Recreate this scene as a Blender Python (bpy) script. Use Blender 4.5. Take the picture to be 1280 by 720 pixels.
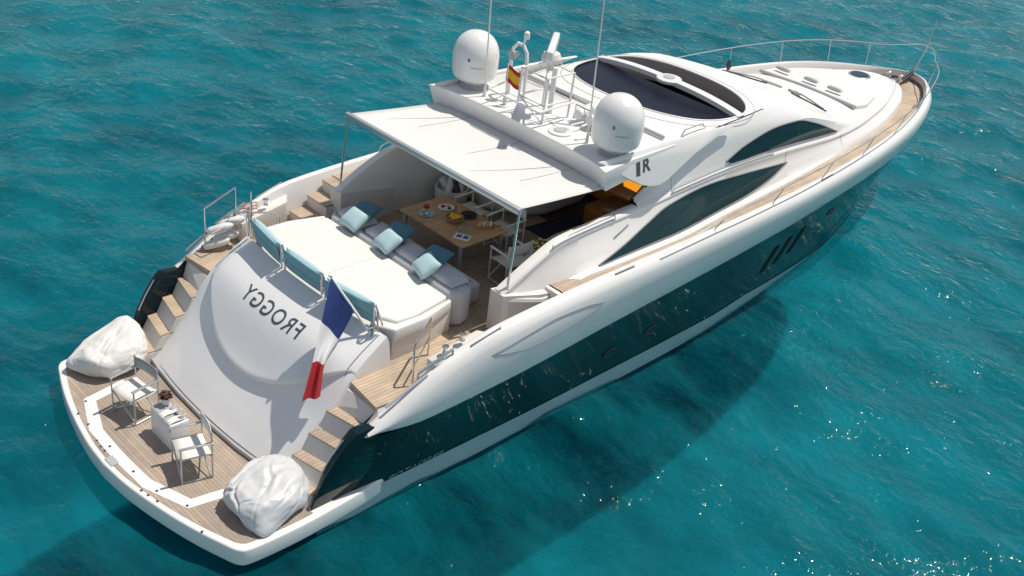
import bpy, bmesh, math, random
import numpy as np
from mathutils import Vector, Matrix, noise
from mathutils.bvhtree import BVHTree
R = math.radians
random.seed(7)
scn = bpy.context.scene
for o in list(bpy.data.objects): bpy.data.objects.remove(o)
col = scn.collection

# ------------------------------------------------------------------ camera
cam_d = bpy.data.cameras.new('camera'); cam = bpy.data.objects.new('camera', cam_d); col.objects.link(cam)
scn.camera = cam
cam_d.sensor_width = 36; cam_d.lens = 1385.99/1280*36; cam_d.clip_start = .1; cam_d.clip_end = 9000
yaw, pitch, roll = R(42.13543733), R(-30.26388598), R(7.42198696)
f = Vector((math.cos(pitch)*math.cos(yaw), math.cos(pitch)*math.sin(yaw), math.sin(pitch)))
r0 = f.cross(Vector((0, 0, 1))).normalized(); u0 = r0.cross(f)
rr = math.cos(roll)*r0 + math.sin(roll)*u0; uu = -math.sin(roll)*r0 + math.cos(roll)*u0
M = Matrix((rr, uu, -f)).transposed().to_4x4(); M.translation = Vector((-5.07648344, -13.09886675, 12.10343989))
cam.matrix_world = M
# ------------------------------------------------------------------ light
SUN_AZ, SUN_EL = -17.0, 66.0
w = bpy.data.worlds.new('World'); scn.world = w; w.use_nodes = True
nt = w.node_tree; bg = nt.nodes['Background']
sky = nt.nodes.new('ShaderNodeTexSky'); sky.sky_type = 'NISHITA'; sky.sun_disc = False
sky.sun_elevation = R(SUN_EL); sky.sun_rotation = R(90-SUN_AZ); sky.air_density = 1.0; sky.dust_density = .4
hs = nt.nodes.new('ShaderNodeHueSaturation'); hs.inputs['Saturation'].default_value = .55
nt.links.new(sky.outputs[0], hs.inputs['Color']); nt.links.new(hs.outputs[0], bg.inputs[0]); bg.inputs[1].default_value = .105
sd = bpy.data.lights.new('sun', 'SUN'); sd.energy = 4.4; sd.angle = R(.53); sd.color = (1, .925, .82)
so = bpy.data.objects.new('sun', sd); col.objects.link(so)
sv = Vector((math.cos(R(SUN_EL))*math.cos(R(SUN_AZ)), math.cos(R(SUN_EL))*math.sin(R(SUN_AZ)), math.sin(R(SUN_EL))))
so.rotation_euler = sv.to_track_quat('Z', 'Y').to_euler(); so.location = sv*60
vs = scn.view_settings; vs.view_transform = 'Standard'; vs.look = 'None'; vs.gamma = 1; vs.exposure = -.07
scn.cycles.sample_clamp_indirect = 12.0; scn.cycles.transparent_max_bounces = 12

# ------------------------------------------------------------------ materials
def new_mat(name):
    m = bpy.data.materials.new(name); m.use_nodes = True
    return m, m.node_tree, m.node_tree.nodes['Principled BSDF']
def mat(name, c, rough=.4, metal=0, coat=0, var=.06, vscale=3., bump=0, bscale=60., spec=.5, trans=0):
    m, t, b = new_mat(name)
    b.inputs['Roughness'].default_value = rough; b.inputs['Metallic'].default_value = metal
    b.inputs['Coat Weight'].default_value = coat; b.inputs['Coat Roughness'].default_value = .08
    b.inputs['Specular IOR Level'].default_value = spec
    b.inputs['Transmission Weight'].default_value = trans
    tc = t.nodes.new('ShaderNodeTexCoord')
    n = t.nodes.new('ShaderNodeTexNoise'); n.inputs['Scale'].default_value = vscale; n.inputs['Detail'].default_value = 5
    t.links.new(tc.outputs['Object'], n.inputs['Vector'])
    mx = t.nodes.new('ShaderNodeMix'); mx.data_type = 'RGBA'
    mx.inputs[6].default_value = (*[max(0, x*(1-var)) for x in c], 1); mx.inputs[7].default_value = (*[min(1, x*(1+var)) for x in c], 1)
    t.links.new(n.outputs['Fac'], mx.inputs[0]); t.links.new(mx.outputs[2], b.inputs['Base Color'])
    if bump:
        n2 = t.nodes.new('ShaderNodeTexNoise'); n2.inputs['Scale'].default_value = bscale; n2.inputs['Detail'].default_value = 4
        t.links.new(tc.outputs['Object'], n2.inputs['Vector'])
        bp = t.nodes.new('ShaderNodeBump'); bp.inputs['Strength'].default_value = bump; bp.inputs['Distance'].default_value = .02
        t.links.new(n2.outputs['Fac'], bp.inputs['Height']); t.links.new(bp.outputs[0], b.inputs['Normal'])
    return m
def teak(name, c, width=.075, axis='y', dark=.35):
    m, t, b = new_mat(name); b.inputs['Roughness'].default_value = .65
    tc = t.nodes.new('ShaderNodeTexCoord'); sp = t.nodes.new('ShaderNodeSeparateXYZ'); t.links.new(tc.outputs['Object'], sp.inputs[0])
    a = sp.outputs[1] if axis == 'y' else sp.outputs[0]
    def math_(op, x, y=None):
        q = t.nodes.new('ShaderNodeMath'); q.operation = op
        for i, v in enumerate((x, y)):
            if v is None: continue
            if isinstance(v, (int, float)): q.inputs[i].default_value = v
            else: t.links.new(v, q.inputs[i])
        return q.outputs[0]
    d = math_('DIVIDE', a, width); fr = math_('FRACT', d); fl = math_('FLOOR', d)
    gap = math_('LESS_THAN', fr, .11)
    wn = t.nodes.new('ShaderNodeTexWhiteNoise'); wn.noise_dimensions = '1D'; t.links.new(fl, wn.inputs['W'])
    nz = t.nodes.new('ShaderNodeTexNoise'); nz.inputs['Scale'].default_value = 4; nz.inputs['Detail'].default_value = 8
    mp = t.nodes.new('ShaderNodeMapping'); mp.inputs['Scale'].default_value = (1, 9, 4) if axis == 'y' else (9, 1, 4)
    t.links.new(tc.outputs['Object'], mp.inputs[0]); t.links.new(mp.outputs[0], nz.inputs['Vector'])
    s = math_('ADD', math_('MULTIPLY', wn.outputs['Value'], .4), math_('MULTIPLY', nz.outputs['Fac'], .6))
    mx = t.nodes.new('ShaderNodeMix'); mx.data_type = 'RGBA'
    mx.inputs[6].default_value = (*[x*.78 for x in c], 1); mx.inputs[7].default_value = (*[x*1.2 for x in c], 1)
    t.links.new(s, mx.inputs[0])
    st = t.nodes.new('ShaderNodeTexNoise'); st.inputs['Scale'].default_value = 1.3; st.inputs['Detail'].default_value = 6; st.inputs['Roughness'].default_value = .65
    t.links.new(tc.outputs['Object'], st.inputs['Vector']); sr = t.nodes.new('ShaderNodeValToRGB'); sr.color_ramp.elements[0].position = .35; sr.color_ramp.elements[0].color = (.72, .74, .77, 1); sr.color_ramp.elements[1].position = .62; sr.color_ramp.elements[1].color = (1.06, 1.03, 1, 1)
    t.links.new(st.outputs['Fac'], sr.inputs[0]); mm_ = t.nodes.new('ShaderNodeMix'); mm_.data_type = 'RGBA'; mm_.blend_type = 'MULTIPLY'; mm_.inputs[0].default_value = 1
    t.links.new(mx.outputs[2], mm_.inputs[6]); t.links.new(sr.outputs[0], mm_.inputs[7])
    m2 = t.nodes.new('ShaderNodeMix'); m2.data_type = 'RGBA'; t.links.new(gap, m2.inputs[0])
    t.links.new(mm_.outputs[2], m2.inputs[6]); m2.inputs[7].default_value = (*[x*dark for x in c], 1)
    t.links.new(m2.outputs[2], b.inputs['Base Color'])
    return m
WHITE = mat('gelcoat_white', (.78, .775, .76), .28, coat=.35, var=.03, vscale=.7)
NONSKID = mat('gelcoat_nonskid', (.76, .75, .72), .55, var=.03, bump=.15, bscale=220)
CREAM = mat('gelcoat_cream', (.70, .67, .63), .4, var=.04, vscale=1.2)
COWLM = mat('gelcoat_stern', (.80, .80, .80), .22, coat=.4, var=.02)
BOOT = mat('boot_stripe_paint', (.30, .43, .46), .3, coat=.3, var=.06, vscale=1.5)
NAVY = mat('hull_paint_dark', (.004, .016, .019), .05, coat=.15, spec=.32, var=.25, vscale=.8)
PITCH = mat('black_opening', (.002, .002, .002), .5, spec=.1)
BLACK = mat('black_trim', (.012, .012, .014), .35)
RUBBER = mat('dark_rubber', (.05, .05, .055), .6)
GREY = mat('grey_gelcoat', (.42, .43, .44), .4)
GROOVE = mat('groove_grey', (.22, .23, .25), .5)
GLASS = mat('tinted_glass', (.008, .034, .042), .05, spec=.22, var=.2, vscale=1)
SUNGL = mat('sunroof_glass', (.006, .008, .020), .3, spec=.06, var=.15)
STEEL = mat('stainless_steel', (.72, .72, .73), .18, metal=1, var=.03)
ALU = mat('anodised_aluminium', (.5, .52, .54), .35, metal=.6, var=.04)
WHTPAINT = mat('white_powder_coat', (.78, .78, .77), .4)
CANVAS = mat('awning_canvas', (.84, .845, .84), .8, var=.03, vscale=2, bump=.1, bscale=150)
def translucent(m, w_, c):
    t = m.node_tree; b = t.nodes['Principled BSDF']; tr = t.nodes.new('ShaderNodeBsdfTranslucent'); tr.inputs[0].default_value = (*c, 1)
    mx = t.nodes.new('ShaderNodeMixShader'); mx.inputs[0].default_value = w_; out = t.nodes['Material Output']
    t.links.new(b.outputs[0], mx.inputs[1]); t.links.new(tr.outputs[0], mx.inputs[2]); t.links.new(mx.outputs[0], out.inputs[0])
translucent(CANVAS, .27, (.84, .80, .73))
PAD = mat('sunpad_vinyl', (.75, .735, .69), .6, var=.02, vscale=1.5, bump=.08, bscale=6)
SOFA = mat('sofa_fabric', (.50, .51, .54), .85, var=.06, vscale=8, bump=.15, bscale=120)
TEAL_L = mat('pale_teal_fabric', (.41, .58, .62), .85, var=.07, vscale=14, bump=.3, bscale=40)
TEAL_M = mat('mid_teal_fabric', (.22, .42, .48), .85, var=.07, vscale=14, bump=.3, bscale=40)
TEAL_D = mat('deep_teal_fabric', (.07, .20, .27), .85, var=.1, vscale=14, bump=.3, bscale=40)
BEAN = mat('beanbag_vinyl', (.70, .69, .67), .55, var=.03, vscale=3, bump=.12, bscale=14)
BEAN2 = mat('beanbag_grey_vinyl', (.60, .61, .62), .42, var=.04, vscale=3, bump=.15, bscale=14)
FABW = mat('chair_fabric', (.76, .74, .70), .85, var=.04, bump=.1, bscale=150)
FABG = mat('chair_fabric_grey', (.38, .37, .36), .85, var=.05, bump=.1, bscale=150)
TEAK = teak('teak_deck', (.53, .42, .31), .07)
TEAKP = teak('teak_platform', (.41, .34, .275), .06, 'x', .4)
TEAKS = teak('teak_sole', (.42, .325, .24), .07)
TEAKT = teak('teak_tabletop', (.56, .36, .19), .16, dark=.7)
WOOD = mat('varnished_wood', (.45, .17, .03), .25, coat=.6, var=.25, vscale=5)
AMBER = mat('amber_lacquer', (.85, .33, .02), .3, coat=.4, var=.12, vscale=4)
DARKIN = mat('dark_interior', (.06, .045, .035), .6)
RUG = mat('dark_blue_rug', (.02, .025, .05), .9, var=.5, vscale=4)
BLUEF = mat('flag_blue', (.012, .035, .16), .8); WHF = mat('flag_white', (.75, .75, .75), .8); REDF = mat('flag_red', (.42, .022, .03), .8)
YEL = mat('flag_yellow', (.75, .42, .02), .8)
INK = mat('lettering_navy', (.06, .075, .11), .5)
SILV = mat('lettering_silver', (.30, .38, .39), .35, metal=.3)
LEAF = mat('leaf_green', (.06, .11, .03), .6, var=.4, vscale=30); PETAL = mat('flower_cream', (.75, .62, .25), .7, var=.3, vscale=30)
REDP = mat('red_jam', (.35, .015, .02), .3); CER = mat('glazed_ceramic', (.78, .77, .74), .25); CERB = mat('terracotta_bowl', (.40, .2, .12), .5)
DFOOD = mat('dark_grapes', (.05, .025, .03), .4, var=.5, vscale=60); BREAD = mat('bread_crust', (.62, .4, .18), .8, var=.3, vscale=30)
LEMON = mat('lemon_yellow', (.75, .48, .03), .5, var=.3, vscale=30); TOWEL = mat('towel_cotton', (.62, .62, .66), .95, var=.1, vscale=20, bump=.3, bscale=80)
GLS = mat('clear_glass', (.75, .9, .9), .05, trans=.85); FEND = mat('fender_vinyl', (.70, .70, .69), .45, var=.08)
PAPER = mat('paper_white', (.8, .8, .8), .7); PRINT = mat('print_blue', (.08, .12, .25), .7)
LINEM = mat('faded_red_line', (.42, .24, .22), .9)
ROPE = mat('rope_cotton', (.62, .58, .5), .9)

# ------------------------------------------------------------------ mesh helpers
def pch(xs, ys, x):
    """monotone cubic (pchip) interpolation"""
    xs = np.asarray(xs, float); ys = np.asarray(ys, float); x = np.clip(np.asarray(x, float), xs[0], xs[-1])
    h = np.diff(xs); d = np.diff(ys)/h; m = np.zeros(len(xs)); m[0] = d[0]; m[-1] = d[-1]
    for i in range(1, len(xs)-1):
        if d[i-1]*d[i] > 0:
            w1 = 2*h[i]+h[i-1]; w2 = h[i]+2*h[i-1]; m[i] = (w1+w2)/(w1/d[i-1]+w2/d[i])
    k = np.clip(np.searchsorted(xs, x, 'right')-1, 0, len(h)-1)
    t = (x-xs[k])/h[k]
    return (2*t**3-3*t**2+1)*ys[k]+(t**3-2*t**2+t)*h[k]*m[k]+(-2*t**3+3*t**2)*ys[k+1]+(t**3-t**2)*h[k]*m[k+1]

class MB:
    def __init__(s): s.v = []; s.f = []; s.mi = []
    def add(s, vs, fs, m=0):
        n = len(s.v); s.v += [tuple(map(float, p)) for p in vs]; s.f += [tuple(i+n for i in q) for q in fs]; s.mi += [m]*len(fs); return s
    def box(s, c, d, rz=0, m=0, rot=None):
        x, y, z = [k/2 for k in d]
        P = [Vector((a*x, b*y, e*z)) for a in (-1, 1) for b in (-1, 1) for e in (-1, 1)]
        Q = rot if rot is not None else Matrix.Rotation(rz, 3, 'Z')
        P = [Q@p+Vector(c) for p in P]
        return s.add(P, [(0, 1, 3, 2), (4, 6, 7, 5), (0, 4, 5, 1), (2, 3, 7, 6), (0, 2, 6, 4), (1, 5, 7, 3)], m)
    def tube(s, pts, r, n=8, cap=True, m=0, closed=False):
        pts = [Vector(p) for p in pts]; N = len(pts); rs = r if hasattr(r, '__len__') else [r]*N
        vs = []; up = None
        for i, p in enumerate(pts):
            if closed: t = (pts[(i+1) % N]-pts[i-1]).normalized()
            else: t = (pts[min(i+1, N-1)]-pts[max(i-1, 0)]).normalized()
            if up is None:
                a = Vector((0, 0, 1)) if abs(t.z) < .9 else Vector((1, 0, 0)); up = t.cross(a).normalized()
            up = (up-t*up.dot(t)).normalized(); b = t.cross(up)
            for k in range(n):
                q = 2*math.pi*k/n; vs.append(p+rs[i]*(math.cos(q)*up+math.sin(q)*b))
        fs = []
        for i in range(N if closed else N-1):
            j = (i+1) % N
            for k in range(n): fs.append((i*n+k, i*n+(k+1) % n, j*n+(k+1) % n, j*n+k))
        if cap and not closed: fs += [tuple(range(n))[::-1], tuple((N-1)*n+k for k in range(n))]
        return s.add(vs, fs, m)
    def lathe(s, prof, c=(0, 0, 0), n=24, m=0, ax=None):
        vs = []; Q = Matrix.Identity(3) if ax is None else Vector(ax).to_track_quat('Z', 'Y').to_matrix()
        for r, z in prof:
            for k in range(n):
                a = 2*math.pi*k/n; vs.append(Q@Vector((r*math.cos(a), r*math.sin(a), z))+Vector(c))
        fs = [(i*n+k, i*n+(k+1) % n, (i+1)*n+(k+1) % n, (i+1)*n+k) for i in range(len(prof)-1) for k in range(n)]
        if prof[0][0] > 1e-4: fs.append(tuple(range(n))[::-1])
        if prof[-1][0] > 1e-4: fs.append(tuple((len(prof)-1)*n+k for k in range(n)))
        return s.add(vs, fs, m)
    def grid(s, rows, m=0, closed=False, flip=False):
        nr = len(rows); nc = len(rows[0]); vs = [p for row in rows for p in row]; fs = []
        for i in range(nr-1):
            for j in range(nc if closed else nc-1):
                q = (i*nc+j, i*nc+(j+1) % nc, (i+1)*nc+(j+1) % nc, (i+1)*nc+j); fs.append(q[::-1] if flip else q)
        return s.add(vs, fs, m)
    def prism(s, poly, z0, z1, m=0):
        """poly of (x,y); z0,z1 numbers or functions"""
        n = len(poly); g = lambda z, p: z(*p) if callable(z) else z
        vs = [(p[0], p[1], g(z0, p)) for p in poly]+[(p[0], p[1], g(z1, p)) for p in poly]
        fs = [tuple(range(n))[::-1], tuple(range(n, 2*n))]+[(i, (i+1) % n, n+(i+1) % n, n+i) for i in range(n)]
        return s.add(vs, fs, m)
    def prism_xz(s, poly, y0, y1, m=0):
        n = len(poly); vs = [(p[0], y0, p[1]) for p in poly]+[(p[0], y1, p[1]) for p in poly]
        fs = [tuple(range(n)), tuple(range(n, 2*n))[::-1]]+[(i, n+i, n+(i+1) % n, (i+1) % n) for i in range(n)]
        return s.add(vs, fs, m)
    def mirror(s):
        n = len(s.v); fs = [tuple(i+n for i in q)[::-1] for q in s.f]; vs = [(a, -b, c) for a, b, c in s.v]
        s.v += vs; s.f += fs; s.mi += s.mi[:]; return s
    def build(s, name, mats, parent=None, angle=32, bevel=0, seg=2, solid=0, sub=0, merge=1e-4, fix=True):
        me = bpy.data.meshes.new(name); me.from_pydata(s.v, [], s.f)
        mats = mats if isinstance(mats, (list, tuple)) else [mats]
        for k in mats: me.materials.append(k)
        me.polygons.foreach_set('material_index', s.mi)
        bm = bmesh.new(); bm.from_mesh(me)
        if merge: bmesh.ops.remove_doubles(bm, verts=bm.verts, dist=merge)
        if fix: bmesh.ops.recalc_face_normals(bm, faces=bm.faces)
        if bevel:
            es = [e for e in bm.edges if len(e.link_faces) == 2 and e.calc_face_angle(0) > R(25)]
            bmesh.ops.bevel(bm, geom=es, offset=bevel, segments=seg, profile=.5, affect='EDGES', clamp_overlap=True)
        bm.to_mesh(me); bm.free()
        o = bpy.data.objects.new(name, me); col.objects.link(o)
        if parent is not None: o.parent = parent
        if solid:
            md = o.modifiers.new('solid', 'SOLIDIFY'); md.thickness = solid; md.offset = -1
        if sub:
            md = o.modifiers.new('sub', 'SUBSURF'); md.levels = md.render_levels = sub
        me.polygons.foreach_set('use_smooth', [True]*len(me.polygons))
        if angle < 180: me.set_sharp_from_angle(angle=R(angle))
        return o
def thing(name, label, cat, loc=(0, 0, 0), rz=0, group=None):
    o = bpy.data.objects.new(name, None); o.empty_display_size = .2; col.objects.link(o); o.location = loc; o.rotation_euler = (0, 0, rz)
    tag(o, label, cat, group); return o
def tag(o, label, cat, group=None):
    o['label'] = label; o['category'] = cat
    if group: o['group'] = group
    return o
def dup(root, loc, rz, label):
    c = root.copy(); col.objects.link(c); c.location = loc; c.rotation_euler = (0, 0, rz); c['label'] = label
    def rec(a, b):
        for ch in [k for k in bpy.data.objects if k.parent == a]:
            d = ch.copy(); col.objects.link(d); d.parent = b; rec(ch, d)
    rec(root, c); return c
def S(x0, x1, n): return np.linspace(x0, x1, n)

# ------------------------------------------------------------------ water
def build_water():
    rng = np.random.RandomState(5)
    def axis(c0, c1, st, far):
        a = list(np.arange(c0, c1+1e-6, st)); k = st; x = c1
        up = []
        while x < far: k *= 1.25; x += k; up.append(x)
        k = st; x = c0; dn = []
        while x > -far: k *= 1.25; x -= k; dn.append(x)
        return np.array(dn[::-1]+a+up)
    xs = axis(-6, 62, .13, 4000); ys = axis(-14, 62, .13, 4000)
    X, Y = np.meshgrid(xs, ys, indexing='ij'); Z = np.zeros_like(X)
    main = R(28)
    for i in range(60):
        L = .7*(6.0/.7)**rng.rand(); k = 2*math.pi/L; th = main+rng.randn()*1.0
        A = .0085*L**.72; ph = rng.rand()*6.28
        arg = k*(X*math.cos(th)+Y*math.sin(th))+ph
        Z += A*(np.sin(arg)+.25*np.cos(2*arg))*(.55+.45*np.sin(.11*X*rng.randn()+.13*Y*rng.randn()+rng.rand()*6))
    D = np.maximum(np.abs(X-25)-45, np.abs(Y-20)-50); Z *= np.clip(1-D/40, 0, 1)
    Z *= .80
    n0, n1 = X.shape
    co = np.stack([X, Y, Z], -1).reshape(-1, 3)
    idx = np.arange(n0*n1).reshape(n0, n1)
    q = np.stack([idx[:-1, :-1], idx[1:, :-1], idx[1:, 1:], idx[:-1, 1:]], -1).reshape(-1, 4)
    me = bpy.data.meshes.new('water'); me.vertices.add(len(co)); me.vertices.foreach_set('co', co.ravel())
    me.loops.add(q.size); me.loops.foreach_set('vertex_index', q.ravel().astype(np.int32))
    me.polygons.add(len(q)); me.polygons.foreach_set('loop_start', np.arange(0, q.size, 4, dtype=np.int32))
    me.polygons.foreach_set('use_smooth', np.ones(len(q), bool)); me.update(); me.validate()
    o = bpy.data.objects.new('water', me); col.objects.link(o); o['kind'] = 'structure'
    m, t, b = new_mat('sea_water')
    b.inputs['Roughness'].default_value = 1; b.inputs['Specular IOR Level'].default_value = 0
    tc = t.nodes.new('ShaderNodeTexCoord')
    def nz(sc, det, mpscale=(1, 1, 1), rot=0, rough=.55):
        mp = t.nodes.new('ShaderNodeMapping'); mp.inputs['Scale'].default_value = mpscale; mp.inputs['Rotation'].default_value = (0, 0, rot)
        n = t.nodes.new('ShaderNodeTexNoise'); n.inputs['Scale'].default_value = sc; n.inputs['Detail'].default_value = det; n.inputs['Roughness'].default_value = rough
        t.links.new(tc.outputs['Object'], mp.inputs[0]); t.links.new(mp.outputs[0], n.inputs['Vector']); return n.outputs['Fac']
    n1 = nz(.07, 3); n2 = nz(.8, 5, (1, .5, 1), -main, .6)  # n2 puts the light and dark of the waves into the water colour
    rp = t.nodes.new('ShaderNodeValToRGB'); e = rp.color_ramp.elements
    e[0].position = .36; e[0].color = (.000, .015, .028, 1); e[1].position = .66; e[1].color = (.005, .25, .31, 1)
    ad = t.nodes.new('ShaderNodeMath'); ad.operation = 'MULTIPLY_ADD'; ad.inputs[1].default_value = .35
    ml = t.nodes.new('ShaderNodeMath'); ml.operation = 'MULTIPLY'; ml.inputs[1].default_value = .65
    t.links.new(n2, ml.inputs[0]); t.links.new(n1, ad.inputs[0]); t.links.new(ml.outputs[0], ad.inputs[2])
    t.links.new(ad.outputs[0], rp.inputs[0]); t.links.new(rp.outputs[0], b.inputs['Base Color'])
    r1 = nz(1.6, 5, (1, .55, 1), -main, .5); r2 = nz(5, 3, (1, .7, 1), -main-.4)
    b1 = t.nodes.new('ShaderNodeBump'); b1.inputs['Strength'].default_value = .6; b1.inputs['Distance'].default_value = .22
    b2 = t.nodes.new('ShaderNodeBump'); b2.inputs['Strength'].default_value = .6; b2.inputs['Distance'].default_value = .115
    t.links.new(r1, b1.inputs['Height']); t.links.new(r2, b2.inputs['Height']); t.links.new(b1.outputs[0], b2.inputs['Normal'])
    t.links.new(b2.outputs[0], b.inputs['Normal'])
    # clear water over an added teal bed that takes the deep water's hull shadow: part of the light comes from the top layer, the rest from below
    tr = t.nodes.new('ShaderNodeBsdfTransparent'); tr.inputs[0].default_value = (.90, .99, 1, 1)
    mx = t.nodes.new('ShaderNodeMixShader'); mx.inputs[0].default_value = .66
    t.links.new(b.outputs[0], mx.inputs[1]); t.links.new(tr.outputs[0], mx.inputs[2])
    gl = t.nodes.new('ShaderNodeBsdfGlossy'); gl.inputs['Roughness'].default_value = .055; t.links.new(b2.outputs[0], gl.inputs['Normal'])
    fr = t.nodes.new('ShaderNodeFresnel'); fr.inputs['IOR'].default_value = 1.21; t.links.new(b2.outputs[0], fr.inputs['Normal'])
    m2 = t.nodes.new('ShaderNodeMixShader'); t.links.new(fr.outputs[0], m2.inputs[0]); t.links.new(mx.outputs[0], m2.inputs[1]); t.links.new(gl.outputs[0], m2.inputs[2])
    t.links.new(m2.outputs[0], t.nodes['Material Output'].inputs[0])
    bm_, bt_, bb = new_mat('added_sea_bed'); bb.inputs['Roughness'].default_value = 1; bb.inputs['Specular IOR Level'].default_value = 0
    tc = bt_.nodes.new('ShaderNodeTexCoord'); nn = bt_.nodes.new('ShaderNodeTexNoise'); nn.inputs['Scale'].default_value = .07; nn.inputs['Detail'].default_value = 5
    rp2 = bt_.nodes.new('ShaderNodeValToRGB'); e = rp2.color_ramp.elements
    e[0].position = .3; e[0].color = (.001, .10, .138, 1); e[1].position = .7; e[1].color = (.005, .215, .27, 1)
    bt_.links.new(tc.outputs['Object'], nn.inputs['Vector']); bt_.links.new(nn.outputs['Fac'], rp2.inputs[0]); bt_.links.new(rp2.outputs[0], bb.inputs['Base Color'])
    bb.inputs['Subsurface Weight'].default_value = 1; bb.inputs['Subsurface Radius'].default_value = (.3, 1, 1); bb.inputs['Subsurface Scale'].default_value = 2.2
    q = MB(); q.add([(-4000, -4000, -4.4), (4000, -4000, -4.4), (4000, 4000, -4.4), (-4000, 4000, -4.4)], [(0, 1, 2, 3)]); sb = q.build('added_sea_bed', bm_); sb['kind'] = 'structure'
    me.materials.append(m)
build_water()

# ------------------------------------------------------------------ the yacht
yacht = thing('motor_yacht', 'long white motor yacht with dark hull sides floating at rest on turquoise sea', 'yacht')
GX = [3.40, 3.6, 4, 5, 6, 8, 10, 12, 14, 16, 18, 20, 21, 22, 23, 24, 24.6, 25.0, 25.2]
GYI = [2.74, 2.76, 2.8, 2.86, 2.93, 2.95, 2.97, 2.97, 2.94, 2.82, 2.62, 2.30, 2.07, 1.78, 1.42, .98, .66, .36, 0]
GZ = [1.70, 1.84, 2.05, 2.44, 2.70, 2.80, 2.84, 2.86, 2.89, 2.91, 2.93, 2.94, 2.94, 2.92, 2.86, 2.76, 2.70, 2.67, 2.66]
KX = [3.32, 3.6, 4.5, 6.5, 8.75, 11.2, 14.3, 17.6, 20.6, 22.5, 24, 24.7, 25.0]
KY = [2.84, 2.91, 3.05, 3.10, 3.05, 3.0, 2.88, 2.60, 2.16, 1.68, 1.05, .55, 0]
KZ = [1.42, 1.44, 1.50, 1.60, 1.70, 1.80, 1.90, 1.96, 1.95, 1.93, 1.9, 1.9, 1.9]
WX = [2.5, 3.5, 5, 7, 9.6, 12.5, 14, 16, 18, 19.5, 21, 22.2, 23.0, 23.5]
WY = [2.80, 2.82, 2.82, 2.82, 2.79, 2.72, 2.58, 2.33, 2.02, 1.70, 1.22, .72, .3, 0]
BX = [2.5, 3.5, 5, 7, 9.6, 12.5, 14, 16, 18, 20, 21.5, 22.6, 23.4, 23.9]
BY = [2.72, 2.80, 2.83, 2.85, 2.83, 2.78, 2.66, 2.44, 2.14, 1.66, 1.18, .72, .3, 0]
def gyi(x): return pch(GX, GYI, x)
def gz(x): return pch(GX, GZ, x)
NS = 110
ts = np.linspace(0, 1, NS); ts = ts**.92
def hull_curves(t):
    """t 0..1 stern to stem; every line ends at its own stem point"""
    def X(xs): return xs[0]+(xs[-1]-xs[0])*t
    gx = X(GX); yi = pch(GX, GYI, gx); z = pch(GX, GZ, gx)
    sh = np.clip((25.2-gx)/1.5, 0, 1)**.5
    xo = gx+.22*(1-sh)            # outer crest runs a little further forward at the stem
    kx = X(KX); ky = pch(KX, KY, kx); kz = pch(KX, KZ, kx)
    bx = 2.72+(23.9-2.72)*t; by = pch(BX, BY, bx); bz = .37+0*bx
    bz = bz-.26*np.clip((bx-14)/4, 0, 1)
    wx = 2.6+(23.5-2.6)*t; wy = pch(WX, WY, wx)
    return gx, yi, z, xo, sh, kx, ky, kz, bx, by, bz, wx, wy
gx, yi, z, xo, sh, kx, ky, kz, bx, by, bz, wx, wy = hull_curves(ts)
zin = np.where(gx < 3.66, 1.40, np.where(gx < 7.65, 1.86, 2.5))
zdk = lambda x: np.interp(x, [7, 10, 20, 22, 24, 25.2], [2.62, 2.62, 2.64, 2.58, 2.46, 2.42])
bul = MB(); dk = MB(); bt = MB()
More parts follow.
